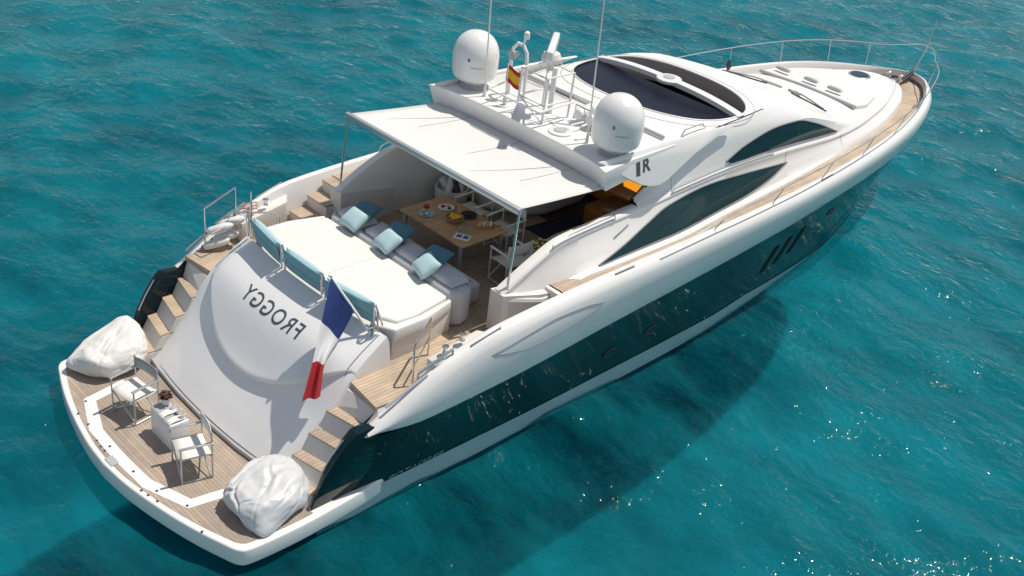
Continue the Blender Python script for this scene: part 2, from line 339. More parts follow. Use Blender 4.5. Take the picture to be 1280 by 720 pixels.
for sgn in (1,):
    wid = .25*sh+.02
    rows = []
    rows.append([(a, -b, c) for a, b, c in zip(gx, yi, zin)])
    rows.append([(a, -b, c) for a, b, c in zip(gx, yi, z-.03)])
    rows.append([(a, -b-.03*s_, c) for a, b, c, s_ in zip(gx, yi, z, sh)])
    rows.append([(a, -b-.11*s_, c-.005) for a, b, c, s_ in zip(.6*gx+.4*xo, yi, z, sh)])
    rows.append([(a, -b-.20*s_, c-.07) for a, b, c, s_ in zip(.3*gx+.7*xo, yi, z, sh)])
    yo = yi+.25*sh
    rows.append([(a, -b, c-.20) for a, b, c in zip(xo, yo, z)])
    for q in (.33, .66):
        rows.append([(a*(1-q)+d*q, -(b*(1-q)+e*q)-.05*math.sin(q*3.14)*s_, (c-.20)*(1-q)+(ff+.03)*q) for a, b, c, d, e, ff, s_ in zip(xo, yo, z, kx, ky, kz, sh)])
    rows.append([(a, -b-.015, c+.03) for a, b, c in zip(kx, ky, kz)])
    rows.append([(a, -b, c) for a, b, c in zip(kx, ky, kz)])
    for k, fq in enumerate((.30, .55, .75, .88, .96)):
        for r_ in rows[1:]:
            a, b, c = r_[k]; r_[k] = (a, -(2.86+(-b-2.86)*(.5+.5*fq)), 1.60+(c-1.60)*fq)
    bul.grid(rows)
    bul.add([r_[0] for r_ in rows], [tuple(range(len(rows)))])
    rows = []
    for q in (0, .3, .6, .85, 1):
        rows.append([(a*(1-q)+d*q, -((b-.02)*(1-q)+e*q)+.04*math.sin(q*3.14), c*(1-q)+ff*q) for a, b, c, d, e, ff in zip(kx, ky, kz, bx, by, bz)])
    dk.grid(rows)
    # aft end of the hull wing (closes to the inside)
    a0 = rows
    dk.grid([[r_[0] for r_ in rows], [(r_[0][0]+.01, -2.70, r_[0][2]) for r_ in rows]]); dk.add([rows[0][0], (rows[0][0][0]+.01, -2.70, 1.42), (3.8, -2.70, 1.42), (3.8, -2.9, 1.42)], [(0, 1, 2, 3)])
    bt.grid([[(a, -b-.012, c) for a, b, c in zip(bx, by, bz)], [(a, -b-.01, c-.02) for a, b, c in zip(bx, by, bz)], [(a, -b, -.05) for a, b in zip(wx, wy)]])
    hbm = MB(); hbm.grid([[(a, -b+.005, -.02) for a, b in zip(wx, wy)], [(a-.1, -b*.9, -.6) for a, b in zip(wx, wy)], [(a-.6, -b*.4, -1.0) for a, b in zip(wx, wy)], [(a-.8, 0, -1.2) for a, b in zip(wx, wy)]])
bul.mirror().build('bulwark', WHITE, yacht, angle=50)
hull_o = dk.mirror().build('hull_side', NAVY, yacht, angle=40)
bt.mirror().build('boot_stripe', BOOT, yacht, angle=40)
hbm.mirror().build('hull_bottom', NAVY, yacht, angle=60)
# black inner faces of the hull wings beside the stairs
for s in (1, -1):
    pl = [(3.85, .42), (3.85, 1.55), (3.62, 1.66), (3.45, 1.69), (3.2, 1.69), (3.05, 1.56), (2.85, 1.31), (2.70, 1.06), (2.60, .82), (2.50, .42)]
    yo_ = lambda x, z_: 2.775+.108*(z_-.37)-.03*max(0, 2.9-x)
    n = len(pl); m = MB()
    m.add([(x, s*yo_(x, z_), z_) for x, z_ in pl]+[(x+.02, s*2.72, z_) for x, z_ in pl], [tuple(range(n)), tuple(range(n, 2*n))[::-1]]+[(i, n+i, n+(i+1) % n, (i+1) % n) for i in range(n)])
    m.build('hull_wing', NAVY, yacht, bevel=.02)
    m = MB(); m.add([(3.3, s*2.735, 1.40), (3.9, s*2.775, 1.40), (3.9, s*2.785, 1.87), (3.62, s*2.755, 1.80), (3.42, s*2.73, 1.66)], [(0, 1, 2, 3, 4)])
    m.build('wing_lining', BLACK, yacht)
    m = MB(); m.tube([(3.05, s*2.79, 1.585), (2.85, s*2.76, 1.335), (2.70, s*2.745, 1.085)], .014, 8); m.build('wing_rail', STEEL, yacht)
# deck
XA = [6.6, 7.2, 8.0, 8.7, 9.5, 10.66, 12.57, 14.7, 17.06, 18.6, 20.0, 22.0, 23.0, 23.5, 23.72]
YA = [2.40, 2.56, 2.66, 2.70, 2.72, 2.73, 2.58, 2.42, 2.20, 2.04, 1.83, 1.30, .84, .42, 0]
def pA(x): return float(pch(XA, YA, x))
dx = S(7.0, 25.15, 60)
for sg in (1, -1):
    m = MB(); m.grid([[(x, sg*(max(0, pA(x)-.25)*(1-q)+max(gyi(x)-.002, .01)*q), float(zdk(x))) for q in S(0, 1, 6)] for x in dx if sg > 0 or x > 7.5]); m.build('side_deck', TEAK, yacht)
# cockpit sole and landing
m = MB()
pts = [(3.64, -2.06), (3.52, -2.8)] 
land = [(3.66, 2.76), (3.80, 1.6), (3.80, -1.6), (3.66, -2.76), (4.6, -2.84), (6.0, -2.93), (7.0, -2.93), (7.0, 2.93), (6.0, 2.93), (4.6, 2.84)]
m.prism(land, 1.80, 1.90); m.build('aft_landing', TEAK, yacht)
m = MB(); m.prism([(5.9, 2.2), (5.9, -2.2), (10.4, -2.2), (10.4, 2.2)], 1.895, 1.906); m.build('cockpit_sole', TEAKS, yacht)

# swim platform
def half(pts): return pts+[(a, -b) for a, b in pts[::-1] if b > 1e-6]
PL = [(.60, 0), (.63, .5), (.70, 1.0), (.82, 1.6), (.95, 2.1), (1.10, 2.55), (1.20, 2.80), (1.30, 2.89), (1.6, 2.93), (2.2, 2.95), (3.2, 2.90), (4.2, 2.76)]
xs = pch(range(len(PL)), [p[0] for p in PL], S(0, 11, 45)); ys = pch(range(len(PL)), [p[1] for p in PL], S(0, 11, 45))
PLs = list(zip(xs, ys))
outl = [(a, b) for a, b in PLs[::-1]]+[(a, -b) for a, b in PLs[1:]]
m = MB(); m.prism(outl, .16, .47); m.build('swim_platform', WHITE, yacht, bevel=.035, seg=3)
ins = [(a+.09, b*.968-.015 if b > 0 else b*.968+.015) for a, b in outl]
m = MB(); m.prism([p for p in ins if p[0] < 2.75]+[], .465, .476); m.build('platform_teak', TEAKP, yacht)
band = [(1.86, 1.80), (1.10, 1.66), (.80, .85), (.775, .2), (.775, -.2), (.80, -.85), (1.10, -1.66), (1.86, -1.80)]
bin_ = [(1.90, 1.62), (1.24, 1.50), (.985, .75), (.965, .2), (.965, -.2), (.985, -.75), (1.24, -1.50), (1.90, -1.62)]
m = MB(); m.grid([[(a, b, .4805) for a, b in band], [(a, b, .4805) for a, b in bin_]]); m.build('platform_band', WHITE, yacht)
for a, b in [(.86, 1.0), (1.1, 1.58), (.87, .3), (.87, -.45), (.93, -1.05), (1.12, -1.6)]:
    m = MB(); m.lathe([(.022, 0), (.022, .008)], (a, b, .4805), 10); m.build('deck_fitting', RUBBER, yacht)
for a, b in [(.80, 1.35), (.72, .55), (.70, .38), (.70, .25), (.70, -.9), (.73, -1.05), (.77, -1.25), (.95, -2.2)]:
    m = MB(); m.lathe([(.02, 0), (.02, .008)], (a+.06, b, .476), 10); m.build('deck_fitting', RUBBER, yacht)
m = MB(); m.box((.735, -.03, .479), (.13, .22, .008)); m.build('platform_plate', GREY, yacht)
# grey ledge under transom
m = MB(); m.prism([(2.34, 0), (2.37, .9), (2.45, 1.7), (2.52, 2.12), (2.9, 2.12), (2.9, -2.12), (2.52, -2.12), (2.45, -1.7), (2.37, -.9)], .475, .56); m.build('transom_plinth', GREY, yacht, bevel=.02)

# stairs (both sides)
for s in (1, -1):
    st = [(3.80, 1.88), (3.40, 1.53), (3.08, 1.24), (2.78, .96), (2.50, .70)]
    for i, (x, zt) in enumerate(st):
        if i == 0: continue
        xi = x-.07; xo_ = x+.07; x2 = 3.85
        yo_ = 2.70+.0*i
        poly = [(xi, s*1.98), (xo_, s*yo_), (x2, s*yo_), (x2, s*1.98)]
        dn = .13; z0 = st[i+1][1] if i+1 < len(st) else .475
        q = [(xi-dn, s*1.98, z0), (xo_-dn, s*yo_, z0), (x2, s*yo_, z0), (x2, s*1.98, z0), (xi, s*1.98, zt-.035), (xo_, s*yo_, zt-.035), (x2, s*yo_, zt-.035), (x2, s*1.98, zt-.035)]
        m = MB(); m.add(q, [(3, 2, 1, 0), (4, 5, 6, 7), (0, 1, 5, 4), (1, 2, 6, 5), (2, 3, 7, 6), (3, 0, 4, 7)]); m.build('stair_riser', CREAM, yacht)
        nx = st[i-1][0]
        poly = [(xi-.02, s*1.99), (xo_-.02, s*(yo_-.005)), (nx+.09, s*(yo_-.005)), (nx-.05, s*1.99)]
        m = MB(); m.prism(poly, zt-.034, zt); m.build('stair_tread', TEAK, yacht, bevel=.008)
    q = [(3.50, s*1.98, 1.53), (3.58, s*2.74, 1.53), (3.95, s*2.74, 1.53), (3.95, s*1.98, 1.53), (3.68, s*1.98, 1.799), (3.69, s*2.74, 1.799), (3.95, s*2.74, 1.799), (3.95, s*1.98, 1.799)]
    m = MB(); m.add(q, [(3, 2, 1, 0), (4, 5, 6, 7), (0, 1, 5, 4), (1, 2, 6, 5), (2, 3, 7, 6), (3, 0, 4, 7)]); m.build('stair_riser', CREAM, yacht)
# small courtesy lights on the cowl wall
# transom cowl
NU = 101
def cowl_base(u, v):
    a = abs(u)
    zc = [.58, .80, 1.33, 2.06, 2.50]; xc = [2.40, 2.60, 3.10, 3.66, 4.28]
    xs_ = [2.60, 2.80, 3.24, 3.82, 4.46]
    tt = v*4
    xcen = pch(range(5), xc, tt); xsid = pch(range(5), xs_, tt); zz = pch(range(5), zc, tt)
    k = a**2.2
    hw = np.interp(v, [0, .45, 1], [2.12, 2.06, 1.98])
    return float(xcen*(1-k)+xsid*k), float(u*hw), float(zz-.05*a**6)
def cowl_arc(u): return .47+.30*min(abs(u), .96)**2.0
def cowl_off(u, v):
    return .115*float(np.clip((.985-abs(u))/.16, 0, 1))**.7*float(np.clip((1.02-v)/.25, 0, 1))**.5
def cowl_point(u, v, upper=None):
    """u -1..1 across, v 0..1 up; the upper panel stands proud above a smile-shaped lip"""
    x, y, z_ = cowl_base(u, v)
    up = v > cowl_arc(u) if upper is None else upper
    off = cowl_off(u, v) if up else 0
    return Vector((x-off*.66, y, z_+off*.62))
rows = [[cowl_point(u, cowl_arc(u)*q, False) for u in S(-1, 1, NU)] for q in S(0, 1, 40)]
lipr = [cowl_point(u, cowl_arc(u), True) for u in S(-1, 1, NU)]
rows.append([a*.12+b*.88+Vector((.012, 0, -.012)) for a, b in zip(rows[-1], lipr)])
rows += [[cowl_point(u, cowl_arc(u)+(1-cowl_arc(u))*q, True)+Vector((.02, 0, 0))*max(0, 1-q*40) for u in S(-1, 1, NU)] for q in np.concatenate([[0, .012, .03], S(.06, 1, 36)])]
m = MB(); m.grid(rows)
# side walls of the cowl down to stairs / landing
for s, k in ((-1, 0), (1, -1)):
    edge = [r_[k] for r_ in rows]
    m.grid([[tuple(p) for p in edge], [(p.x+.04, p.y+s*.015, p.z-.10) for p in edge], [(max(p.x+.10, 2.9), s*2.0, min(p.z-.1, .45 if p.x < 3.7 else 1.85)) for p in edge]])
m.build('transom_cowl', COWLM, yacht, angle=45)
for s in (1, -1):
    for vv in (.27, .42, .57):
        p = cowl_point(s, vv); m = MB(); m.lathe([(.028, 0), (.028, .012)], (p.x+.10, p.y+s*.005, p.z-.13), 10, ax=(0, s, 0)); m.build('step_light', RUBBER, yacht)
# lettering on the cowl, mirrored as in the picture
def text_mesh(body, size=1.0, bold=0.0, spacing=1.0):
    cu = bpy.data.curves.new('t', 'FONT'); cu.body = body; cu.size = size; cu.resolution_u = 4; cu.offset = bold; cu.space_character = spacing
    o = bpy.data.objects.new('t', cu); col.objects.link(o)
    dg = bpy.context.evaluated_depsgraph_get(); me = bpy.data.meshes.new_from_object(o.evaluated_get(dg))
    bm = bmesh.new(); bm.from_mesh(me); bmesh.ops.triangulate(bm, faces=bm.faces)
    bmesh.ops.subdivide_edges(bm, edges=[e for e in bm.edges if e.calc_length() > .18*size], cuts=2)
    V = [v.co.copy() for v in bm.verts]; bm.verts.index_update(); F = [[v.index for v in f_.verts] for f_ in bm.faces]
    bm.free(); bpy.data.objects.remove(o); bpy.data.meshes.remove(me)
    x0 = min(v.x for v in V); x1 = max(v.x for v in V); y0 = min(v.y for v in V); y1 = max(v.y for v in V)
    return [((v.x-x0)/(x1-x0), (v.y-y0)/(y1-y0)) for v in V], F
TV, TF = text_mesh('FROGGY', 1, .006, 1.16)
m = MB(); vv_ = []
for a, b in TV:
    v = .73+b*.09; hw = np.interp(v, [0, .45, 1], [2.12, 2.06, 1.98]); u = (-.80+a*1.60)/hw
    p = cowl_point(u, v); p1 = cowl_point(u, v+.01); p2 = cowl_point(u+.01, v); n = (p2-p).cross(p1-p).normalized()
    if n.z < 0: n = -n
    vv_.append(p+n*.006)
m.add(vv_, TF); m.build('name_lettering', INK, yacht, merge=0, angle=180)

# sunpad base and pad
def zc(x, y): return 2.0
m = MB()
base = half([(4.30, 0), (4.34, .8), (4.50, 1.6), (4.62, 1.90)])[:4]
poly = [(4.26, 0), (4.30, .8), (4.44, 1.5), (4.62, 1.93), (5.2, 1.93), (6.0, 1.78), (6.0, -1.78), (5.2, -1.93), (4.62, -1.93), (4.44, -1.5), (4.30, -.8)]
m.prism(poly, 1.86, 2.42); m.build('sunpad_base', CREAM, yacht, bevel=.03)
poly = [(4.48, 0), (4.50, .8), (4.60, 1.45), (4.78, 1.80), (5.2, 1.82), (5.98, 1.68), (5.98, -1.68), (5.2, -1.82), (4.78, -1.80), (4.60, -1.45), (4.50, -.8)]
m = MB(); m.prism(poly, 2.40, 2.54); m.build('sunpad_cushion', PAD, yacht, bevel=.05, seg=3)
for P in ([(4.55, 0, 2.541), (5.95, 0, 2.541)],):
    m = MB(); m.tube(P, .005, 5); m.build('pad_seam', SOFA, yacht)
# white arms each side of the pad
for s in (1, -1):
    m = MB(); m.prism([(4.40, s*1.60), (4.62, s*1.98), (5.3, s*1.97), (5.98, s*1.80), (5.98, s*1.72), (5.2, s*1.84), (4.76, s*1.82), (4.55, s*1.5)][::s], 2.3, 2.52); m.build('sunpad_arm', WHITE, yacht, bevel=.04, seg=3)
# headrests
def cushion(mb, c, d, rz=0, tilt=0, puff=1., n=10, m=0, rot=None):
    """pillow-shaped box: d = width(y local), height(z), thickness(x)"""
    Q = rot if rot is not None else Matrix.Rotation(rz, 3, 'Z')@Matrix.Rotation(tilt, 3, 'Y')
    for s in (1, -1):
        rows = []
        for i in range(n+1):
            row = []
            for j in range(n+1):
                a = 2*i/n-1; b = 2*j/n-1
                h = ((1-abs(a)**3.2)*(1-abs(b)**3.2))**.5
                pin = 1-.07*puff*(1-abs(a)**2)*abs(b)**6; pin2 = 1-.07*puff*(1-abs(b)**2)*abs(a)**6
                p = Vector((s*h*d[2]/2, a*d[0]/2*pin2, b*d[1]/2*pin)); row.append(Q@p+Vector(c))
            rows.append(row)
        mb.grid(rows, m)
for y0, y1 in ((.62, 1.72), (-.50, .50), (-1.72, -.62)):
    yc = (y0+y1)/2; xc = 4.30+.04*yc*yc; a = math.atan(.08*yc)*1.6
    m = MB(); cushion(m, (xc, yc, 2.84), (1.06, .22, .15), rz=-a*1, tilt=R(-14), puff=.3); cushion(m, (xc+.035, yc, 2.66), (1.06, .20, .16), rz=-a, tilt=R(-14), puff=.3)
    hr = m.build('headrest_cushion', TEAL_L, yacht, angle=60)
    m = MB(); cushion(m, (xc-.075, yc, 2.84), (1.08, .22, .08), rz=-a, tilt=R(-14), puff=.2); cushion(m, (xc-.03, yc, 2.65), (1.08, .20, .08), rz=-a, tilt=R(-14), puff=.2); m.build('headrest_backing', TEAL_M, hr, angle=60)
for yc in (1.80, .57, -.57, -1.80):
    xc = 4.30+.04*yc*yc
    m = MB(); P = [(xc-.05, yc-.045, 2.5), (xc-.08, yc-.045, 2.9), (xc-.08, yc, 2.98), (xc-.08, yc+.045, 2.9), (xc-.05, yc+.045, 2.5)]; m.tube(P, .016, 8)
    m.tube([(xc+.08, yc, 2.55), (xc-.08, yc, 2.98)], .014, 6)
    m.tube([(xc-.07, yc-.05, 2.72), (xc-.07, yc+.05, 2.72)], .014, 6); m.build('headrest_bracket', STEEL, yacht)

# sofa forward of the pad
m = MB(); poly = [(6.02, 1.66), (6.02, -1.66), (6.22, -1.82), (6.48, -1.74), (6.58, -1.5), (6.58, 1.5), (6.48, 1.74), (6.22, 1.82)]
m.prism(poly, 1.9, 2.58); m.build('sofa_back', SOFA, yacht, bevel=.09, seg=4)
m = MB(); m.prism([(6.6, 1.4), (6.6, -1.4), (7.05, -1.4), (7.05, 1.4)], 1.906, 2.30); m.build('sofa_seat', SOFA, yacht, bevel=.06, seg=3)
m = MB()
for yc in (-1.25, -.42, .42, 1.25): cushion(m, (6.33, yc, 2.62), (.78, .44, .20), rot=Matrix.Rotation(R(90), 3, 'Y'), puff=.4)
m.build('sofa_cushion', SOFA, yacht, angle=60)

# ------------------------------------------------------------------ superstructure
XB = [6.6, 7.2, 8.0, 9.0, 10.4, 11.2, 12.2, 13, 14, 15, 16, 17, 18, 19, 20, 21, 22, 23, 23.5, 23.72]
YB = [2.34, 2.36, 2.35, 2.33, 2.32, 2.30, 2.26, 2.21, 2.17, 2.12, 2.06, 2.0, 1.92, 1.80, 1.60, 1.36, 1.02, .60, .28, 0]
ZB = [2.66, 2.98, 3.26, 3.31, 3.36, 3.40, 3.42, 3.40, 3.36, 3.29, 3.20, 3.10, 3.02, 2.99, 2.97, 2.95, 2.92, 2.86, 2.78, 2.70]
XC = [10, 10.5, 11, 11.5, 12, 13, 14, 15, 16, 17, 18, 19, 20, 21, 22, 23, 23.72]
YC = [2.16, 2.14, 2.13, 2.13, 2.13, 2.10, 2.07, 2.02, 1.96, 1.89, 1.80, 1.64, 1.46, 1.22, .90, .48, 0]
ZC = [3.46, 3.66, 3.84, 3.92, 3.96, 3.98, 3.98, 3.94, 3.83, 3.56, 3.26, 3.10, 3.04, 3.01, 2.97, 2.90, 2.71]
YD = [2.13, 2.10, 2.06, 2.04, 2.03, 1.98, 1.90, 1.76, 1.62, 1.54, 1.48, 1.40, 1.26, 1.04, .74, .38, 0]
ZD = [3.50, 3.78, 4.10, 4.28, 4.32, 4.34, 4.34, 4.26, 4.02, 3.70, 3.38, 3.20, 3.13, 3.08, 3.03, 2.94, 2.72]
XE = [10.9, 12, 13, 14, 15, 16, 17, 18, 19, 20, 21, 22, 23, 23.72]
ZE = [4.50, 4.52, 4.51, 4.47, 4.34, 4.09, 3.78, 3.46, 3.29, 3.22, 3.16, 3.10, 2.99, 2.73]
def pB(x): return float(pch(XB, YB, x)), float(pch(XB, ZB, x))
def pC(x): return float(pch(XC, YC, x)), float(pch(XC, ZC, x))
def pD(x): return float(pch(XC, YD, x)), float(pch(XC, ZD, x))
def side_profile(x):
    ya = pA(x); yb, zb = pB(x); zd = 2.60 if x > 8.4 else float(np.interp(x, [6.6, 7.4, 8.4], [2.58, 2.40, 2.60]))
    k = min(1, ya/1.0)
    lf = float(np.clip((18.5-x)/3.5, 0, 1)); P = [(ya, zd), (ya-.012*k, zd+.06+.02*(1-lf)), (ya-(.075*lf+.03)*k, zd+.075+.05*(1-lf)), (ya-(.085*lf+.05)*k, zd+.09+.08*(1-lf))]
    p3 = P[-1]
    for q in (.25, .5, .75): P.append((p3[0]*(1-q)+(yb-.05)*q, p3[1]*(1-q)+(zb-.05)*q))
    P += [(yb-.02*k, zb-.05), (yb, zb-.01), (yb-.015, zb+.03), (yb-.05*k, zb+.055)]
    return P
def up_profile(x):
    P = side_profile(x); yb, zb = P[-1]; yc, zc_ = pC(x); yd, zd = pD(x)
    for q in (.33, .66, 1): P.append((yb*(1-q)+yc*q, zb*(1-q)+zc_*q+.02*math.sin(3.14*q)))
    P.append(((yc+yd)/2+.03*min(1, yd), (zc_+zd)/2+.02)); P.append((yd, zd))
    return P
def top_profile(x, n=24):
    yd, zd = pD(x); ze = float(pch(XE, ZE, x)); out = []
    for i in range(n+1):
        q = i/n; y = yd*(1-q)
        out.append((y, zd+(ze-zd)*(1-(1-q)**2.6)))
    return out
# coaming, aft part open to the cockpit
for s in (1, -1):
    m = MB(); rows = []
    for x in S(6.6, 10.0, 36):
        P = side_profile(x); yb, zb = pB(x)
        P = P+[(yb-.12, zb+.06), (yb-.19, zb+.05), (yb-.205, zb+.01), (yb-.20, 2.3), (yb-.19, 1.9)]
        rows.append([(x, s*a, b) for a, b in P])
    m.grid(rows)
    f0 = rows[0]; m.add(f0, [tuple(range(len(f0)))])
    m.build('cockpit_coaming', WHITE, yacht, angle=40)
    # grey toe below the coaming tip
    m = MB(); m.prism([(6.57, s*2.08), (6.57, s*2.40), (7.3, s*2.54), (7.9, s*2.62), (7.9, s*2.08)][::s], 1.9, lambda x, y: 2.69-.2*min(1, max(0, x-6.6))); m.build('coaming_toe', CREAM, yacht)
    m = MB(); m.grid([[(x, s*(pB(x)[0]-.225), z_) for x in S(6.75, 10.3, 20)] for z_ in (1.91, 2.25, 2.5)]); 
# house from pillar to foredeck
m = MB()
xs = np.concatenate([S(10.0, 15, 51), S(15.1, 23.72, 70)])
m.grid([[(x, -a, b) for a, b in up_profile(x)] for x in xs])
m.mirror()
m.build('house_side', WHITE, yacht, angle=38)
bh = BVHTree.FromPolygons([Vector(v) for v in m.v], m.f)
# top (roof, windscreen cover, coachroof) with the sunroof hole
HC, HA, HF, HB = 13.32, 1.86, 1.12, 1.88
def hole_r(x, y):
    a = HA if x < HC else HF
    return ((abs(x-HC)/a)**2.3+(abs(y)/HB)**2.3)**(1/2.3)
def roof_z(x, y):
    P = top_profile(x, 40); ys_ = [p[0] for p in P][::-1]; zs_ = [p[1] for p in P][::-1]
    return float(np.interp(abs(y), ys_, zs_))
xs = np.concatenate([np.arange(10.9, 15.3, .04), S(15.35, 23.72, 90)])
NT = 70
rows = []
for x in xs:
    P = top_profile(x, NT); rows.append([(x, -a, b) for a, b in P]+[(x, a, b) for a, b in P[::-1][1:]])
me_v = [p for r_ in rows for p in r_]; nc = len(rows[0]); fs = []
for i in range(len(rows)-1):
    for j in range(nc-1):
        q = (i*nc+j, i*nc+j+1, (i+1)*nc+j+1, (i+1)*nc+j); c = np.mean([me_v[k] for k in q], 0)
        if hole_r(c[0], c[1]) > 1: fs.append(q)
# snap boundary to the curve
from collections import Counter
ec = Counter()
for q in fs:
    for a, b in zip(q, q[1:]+q[:1]): ec[tuple(sorted((a, b)))] += 1
bv = {k for e, n in ec.items() if n == 1 for k in e}
for k in bv:
    x, y, z_ = me_v[k]; h = hole_r(x, y)
    if h < 1.25 and 11 < x < 15:
        for _ in range(2):
            h = hole_r(x, y); x = HC+(x-HC)/h; y = y/h
        me_v[k] = (x, y, roof_z(x, y))
m = MB(); m.add(me_v, fs)
# aft step of the roof
m.add([(10.9, a, b) for r_ in [rows[0]] for (_, a, b) in r_]+[(10.9, a, 4.2) for (_, a, b) in rows[0]], [(i, i+1, nc+i+1, nc+i) for i in range(nc-1)])
m.build('coachroof', NONSKID, yacht, angle=40)
ell = []
for k in range(96):
    t = 2*math.pi*k/96; c, s_ = math.cos(t), math.sin(t); e = 2/2.3
    x = HC+(HA if c < 0 else HF)*math.copysign(abs(c)**e, c); y = HB*math.copysign(abs(s_)**e, s_); ell.append((x, y))
m = MB(); m.tube([(x, y, roof_z(x, y)+.004) for x, y in ell], .022, 8, closed=True); m.build('sunroof_rim', WHITE, yacht)
m = MB(); m.tube([(HC+(x-HC)*1.17, y*1.085, roof_z(HC+(x-HC)*1.17, y*1.085)+.001) for x, y in ell], .007, 6, closed=True); m.build('roof_groove', GROOVE, yacht)
m = MB(); aft = [p for p in ell if p[0] <= HC+.02]; aft.sort(key=lambda p: p[1])
n = len(aft); m.prism([(x+.0, y*.995) for x, y in aft], lambda x, y: roof_z(x, y)-.07, lambda x, y: roof_z(x, y)-.03); m.build('sunroof_glass', SUNGL, yacht)
rows = []
fw = sorted([p for p in ell if p[0] >= HC+.1], key=lambda p: p[1])
for q, dz in ((0, -.01), (.05, -.25), (.14, -.5)):
    rows.append([(x+q, y*(1-.0*q), roof_z(x, y)+dz) for x, y in fw])
m = MB(); m.grid(rows); m.build('sunroof_well', GREY, yacht)
m = MB(); rows = [[(HC-.02+w_+.02*0, y, roof_z(HC, y)+h_) for y in S(-1.93, 1.93, 21)] for w_, h_ in ((0, .0), (0, .035), (.20, .035), (.20, .0), (.20, -.06), (0, -.06), (0, 0))]
m.grid(rows); m.lathe([(.27, -.03), (.27, .03), (.24, .045), (.01, .05)], (HC+.08, -.02, roof_z(HC, 0)), 24)
cb = m.build('sunroof_beam', WHITE, yacht)
m = MB(); m.lathe([(.13, .052), (.12, .062), (.005, .065)], (HC+.08, -.02, roof_z(HC, 0)), 20); m.build('beam_vent', GREY, cb)

# side windows laid on the house side
def side_window(name, low, up, x0, x1, n=60, nz_=8):
    for s in (-1, 1):
        m = MB(); rows = []; lo = []; hi = []
        for x in S(x0, x1, n):
            zl = float(pch([p[0] for p in low], [p[1] for p in low], x)); zu = max(zl+.004, float(pch([p[0] for p in up], [p[1] for p in up], x))); row = []
            for q in S(0, 1, nz_):
                zz = zl+(zu-zl)*q; hit = WB.ray_cast(Vector((x, -6, zz)), Vector((0, 1, 0)))
                y = hit[0].y if hit[0] is not None else -2.3
                row.append((x, -s*(y-.012), zz))
            rows.append(row); lo.append(row[0]); hi.append(row[-1])
        m.grid(rows); wo = m.build(name, GLASS, yacht, angle=60)
        m = MB(); m.tube(lo+hi[::-1], .014, 6, closed=True); m.build('window_frame', GROOVE, wo)
# combined surface for projection (coaming + house)
vv = []; ff = []
mm = MB()
mm.grid([[(x, -a, b) for a, b in side_profile(x)] for x in S(6.6, 10.0, 36)])
mm.grid([[(x, -a, b) for a, b in up_profile(x)] for x in S(10.0, 23.7, 160)])
WB = BVHTree.FromPolygons([Vector(v) for v in mm.v], mm.f)
side_window('saloon_window', [(8.75, 2.68), (10.6, 2.71), (11.8, 2.71), (13.3, 2.73), (14.5, 2.83), (15.3, 3.0)],
            [(8.75, 2.69), (9.5, 2.86), (10.2, 3.05), (10.95, 3.23), (12.0, 3.30), (13.5, 3.19), (15.3, 3.01)], 8.75, 15.3)
side_window('upper_window', [(12.85, 3.60), (13.05, 3.50), (14.2, 3.45), (15.4, 3.36), (16.5, 3.25), (17.7, 3.13)],
            [(12.85, 3.61), (13.5, 3.80), (14.56, 3.93), (15.55, 3.87), (16.4, 3.64), (17.7, 3.14)], 12.85, 17.7)

# arch over the saloon door, with winglets
m = MB()
top = lambda x, y: 4.40+.02*(1-(y/2.3)**2)
poly = [(8.80, -2.34), (8.93, -1.9), (8.99, -1.2), (9.0, 0), (8.99, 1.2), (8.93, 1.9), (8.80, 2.34), (9.6, 2.24), (10.95, 2.2), (10.95, -2.2), (9.6, -2.24)]
n = len(poly)
vs_ = [(a, b, top(a, b)) for a, b in poly]+[(a+(.14 if a < 9.5 else 0), b*.985, 3.98) for a, b in poly]
m.add(vs_, [tuple(range(n))[::-1], tuple(range(n, 2*n))]+[(i, (i+1) % n, n+(i+1) % n, n+i) for i in range(n)])
m.build('radar_arch', WHITE, yacht, bevel=.02)
for s in (1, -1):
    pl = [(8.86, 4.49), (9.15, 4.33), (9.5, 4.10), (9.87, 3.91), (10.1, 3.84), (10.35, 3.81), (10.6, 3.85), (10.9, 3.95), (11.5, 4.13), (12.3, 4.30), (12.9, 4.40), (12.0, 4.45), (10.5, 4.475)]
    lean = lambda zz: 2.16+.42*(4.45-zz)
    m = MB(); n = len(pl); m.add([(a, s*lean(b), b) for a, b in pl]+[(a, s*(lean(b)-.07), b-.02) for a, b in pl], [tuple(range(n)), tuple(range(n, 2*n))[::-1]]+[(i, n+i, n+(i+1) % n, (i+1) % n) for i in range(n)])
    m.build('arch_winglet', WHITE, yacht, bevel=.015)
    TV2, TF2 = text_mesh('R', 1, .03)
    m = MB(); m.add([(9.93+a*.22+.05*b, s*(lean(4.11+b*.22)+.006), 4.11+b*.22) for a, b in TV2], TF2)
    m.build('arch_emblem', RUBBER, yacht, merge=0)
    m = MB(); m.add([(x, s*(lean(zz)+.006), zz) for x, zz in ((9.74, 4.08), (9.85, 4.08), (9.90, 4.33), (9.79, 4.33))], [(0, 1, 2, 3)]); m.build('arch_emblem', RUBBER, yacht)
# dark gap line between winglet and pillar, slim strut
for s in (1, -1):
    m = MB(); m.tube([(10.15, s*2.1, 3.35), (10.45, s*2.14, 3.85)], .03, 8)
    m.build('arch_strut', RUBBER, yacht)

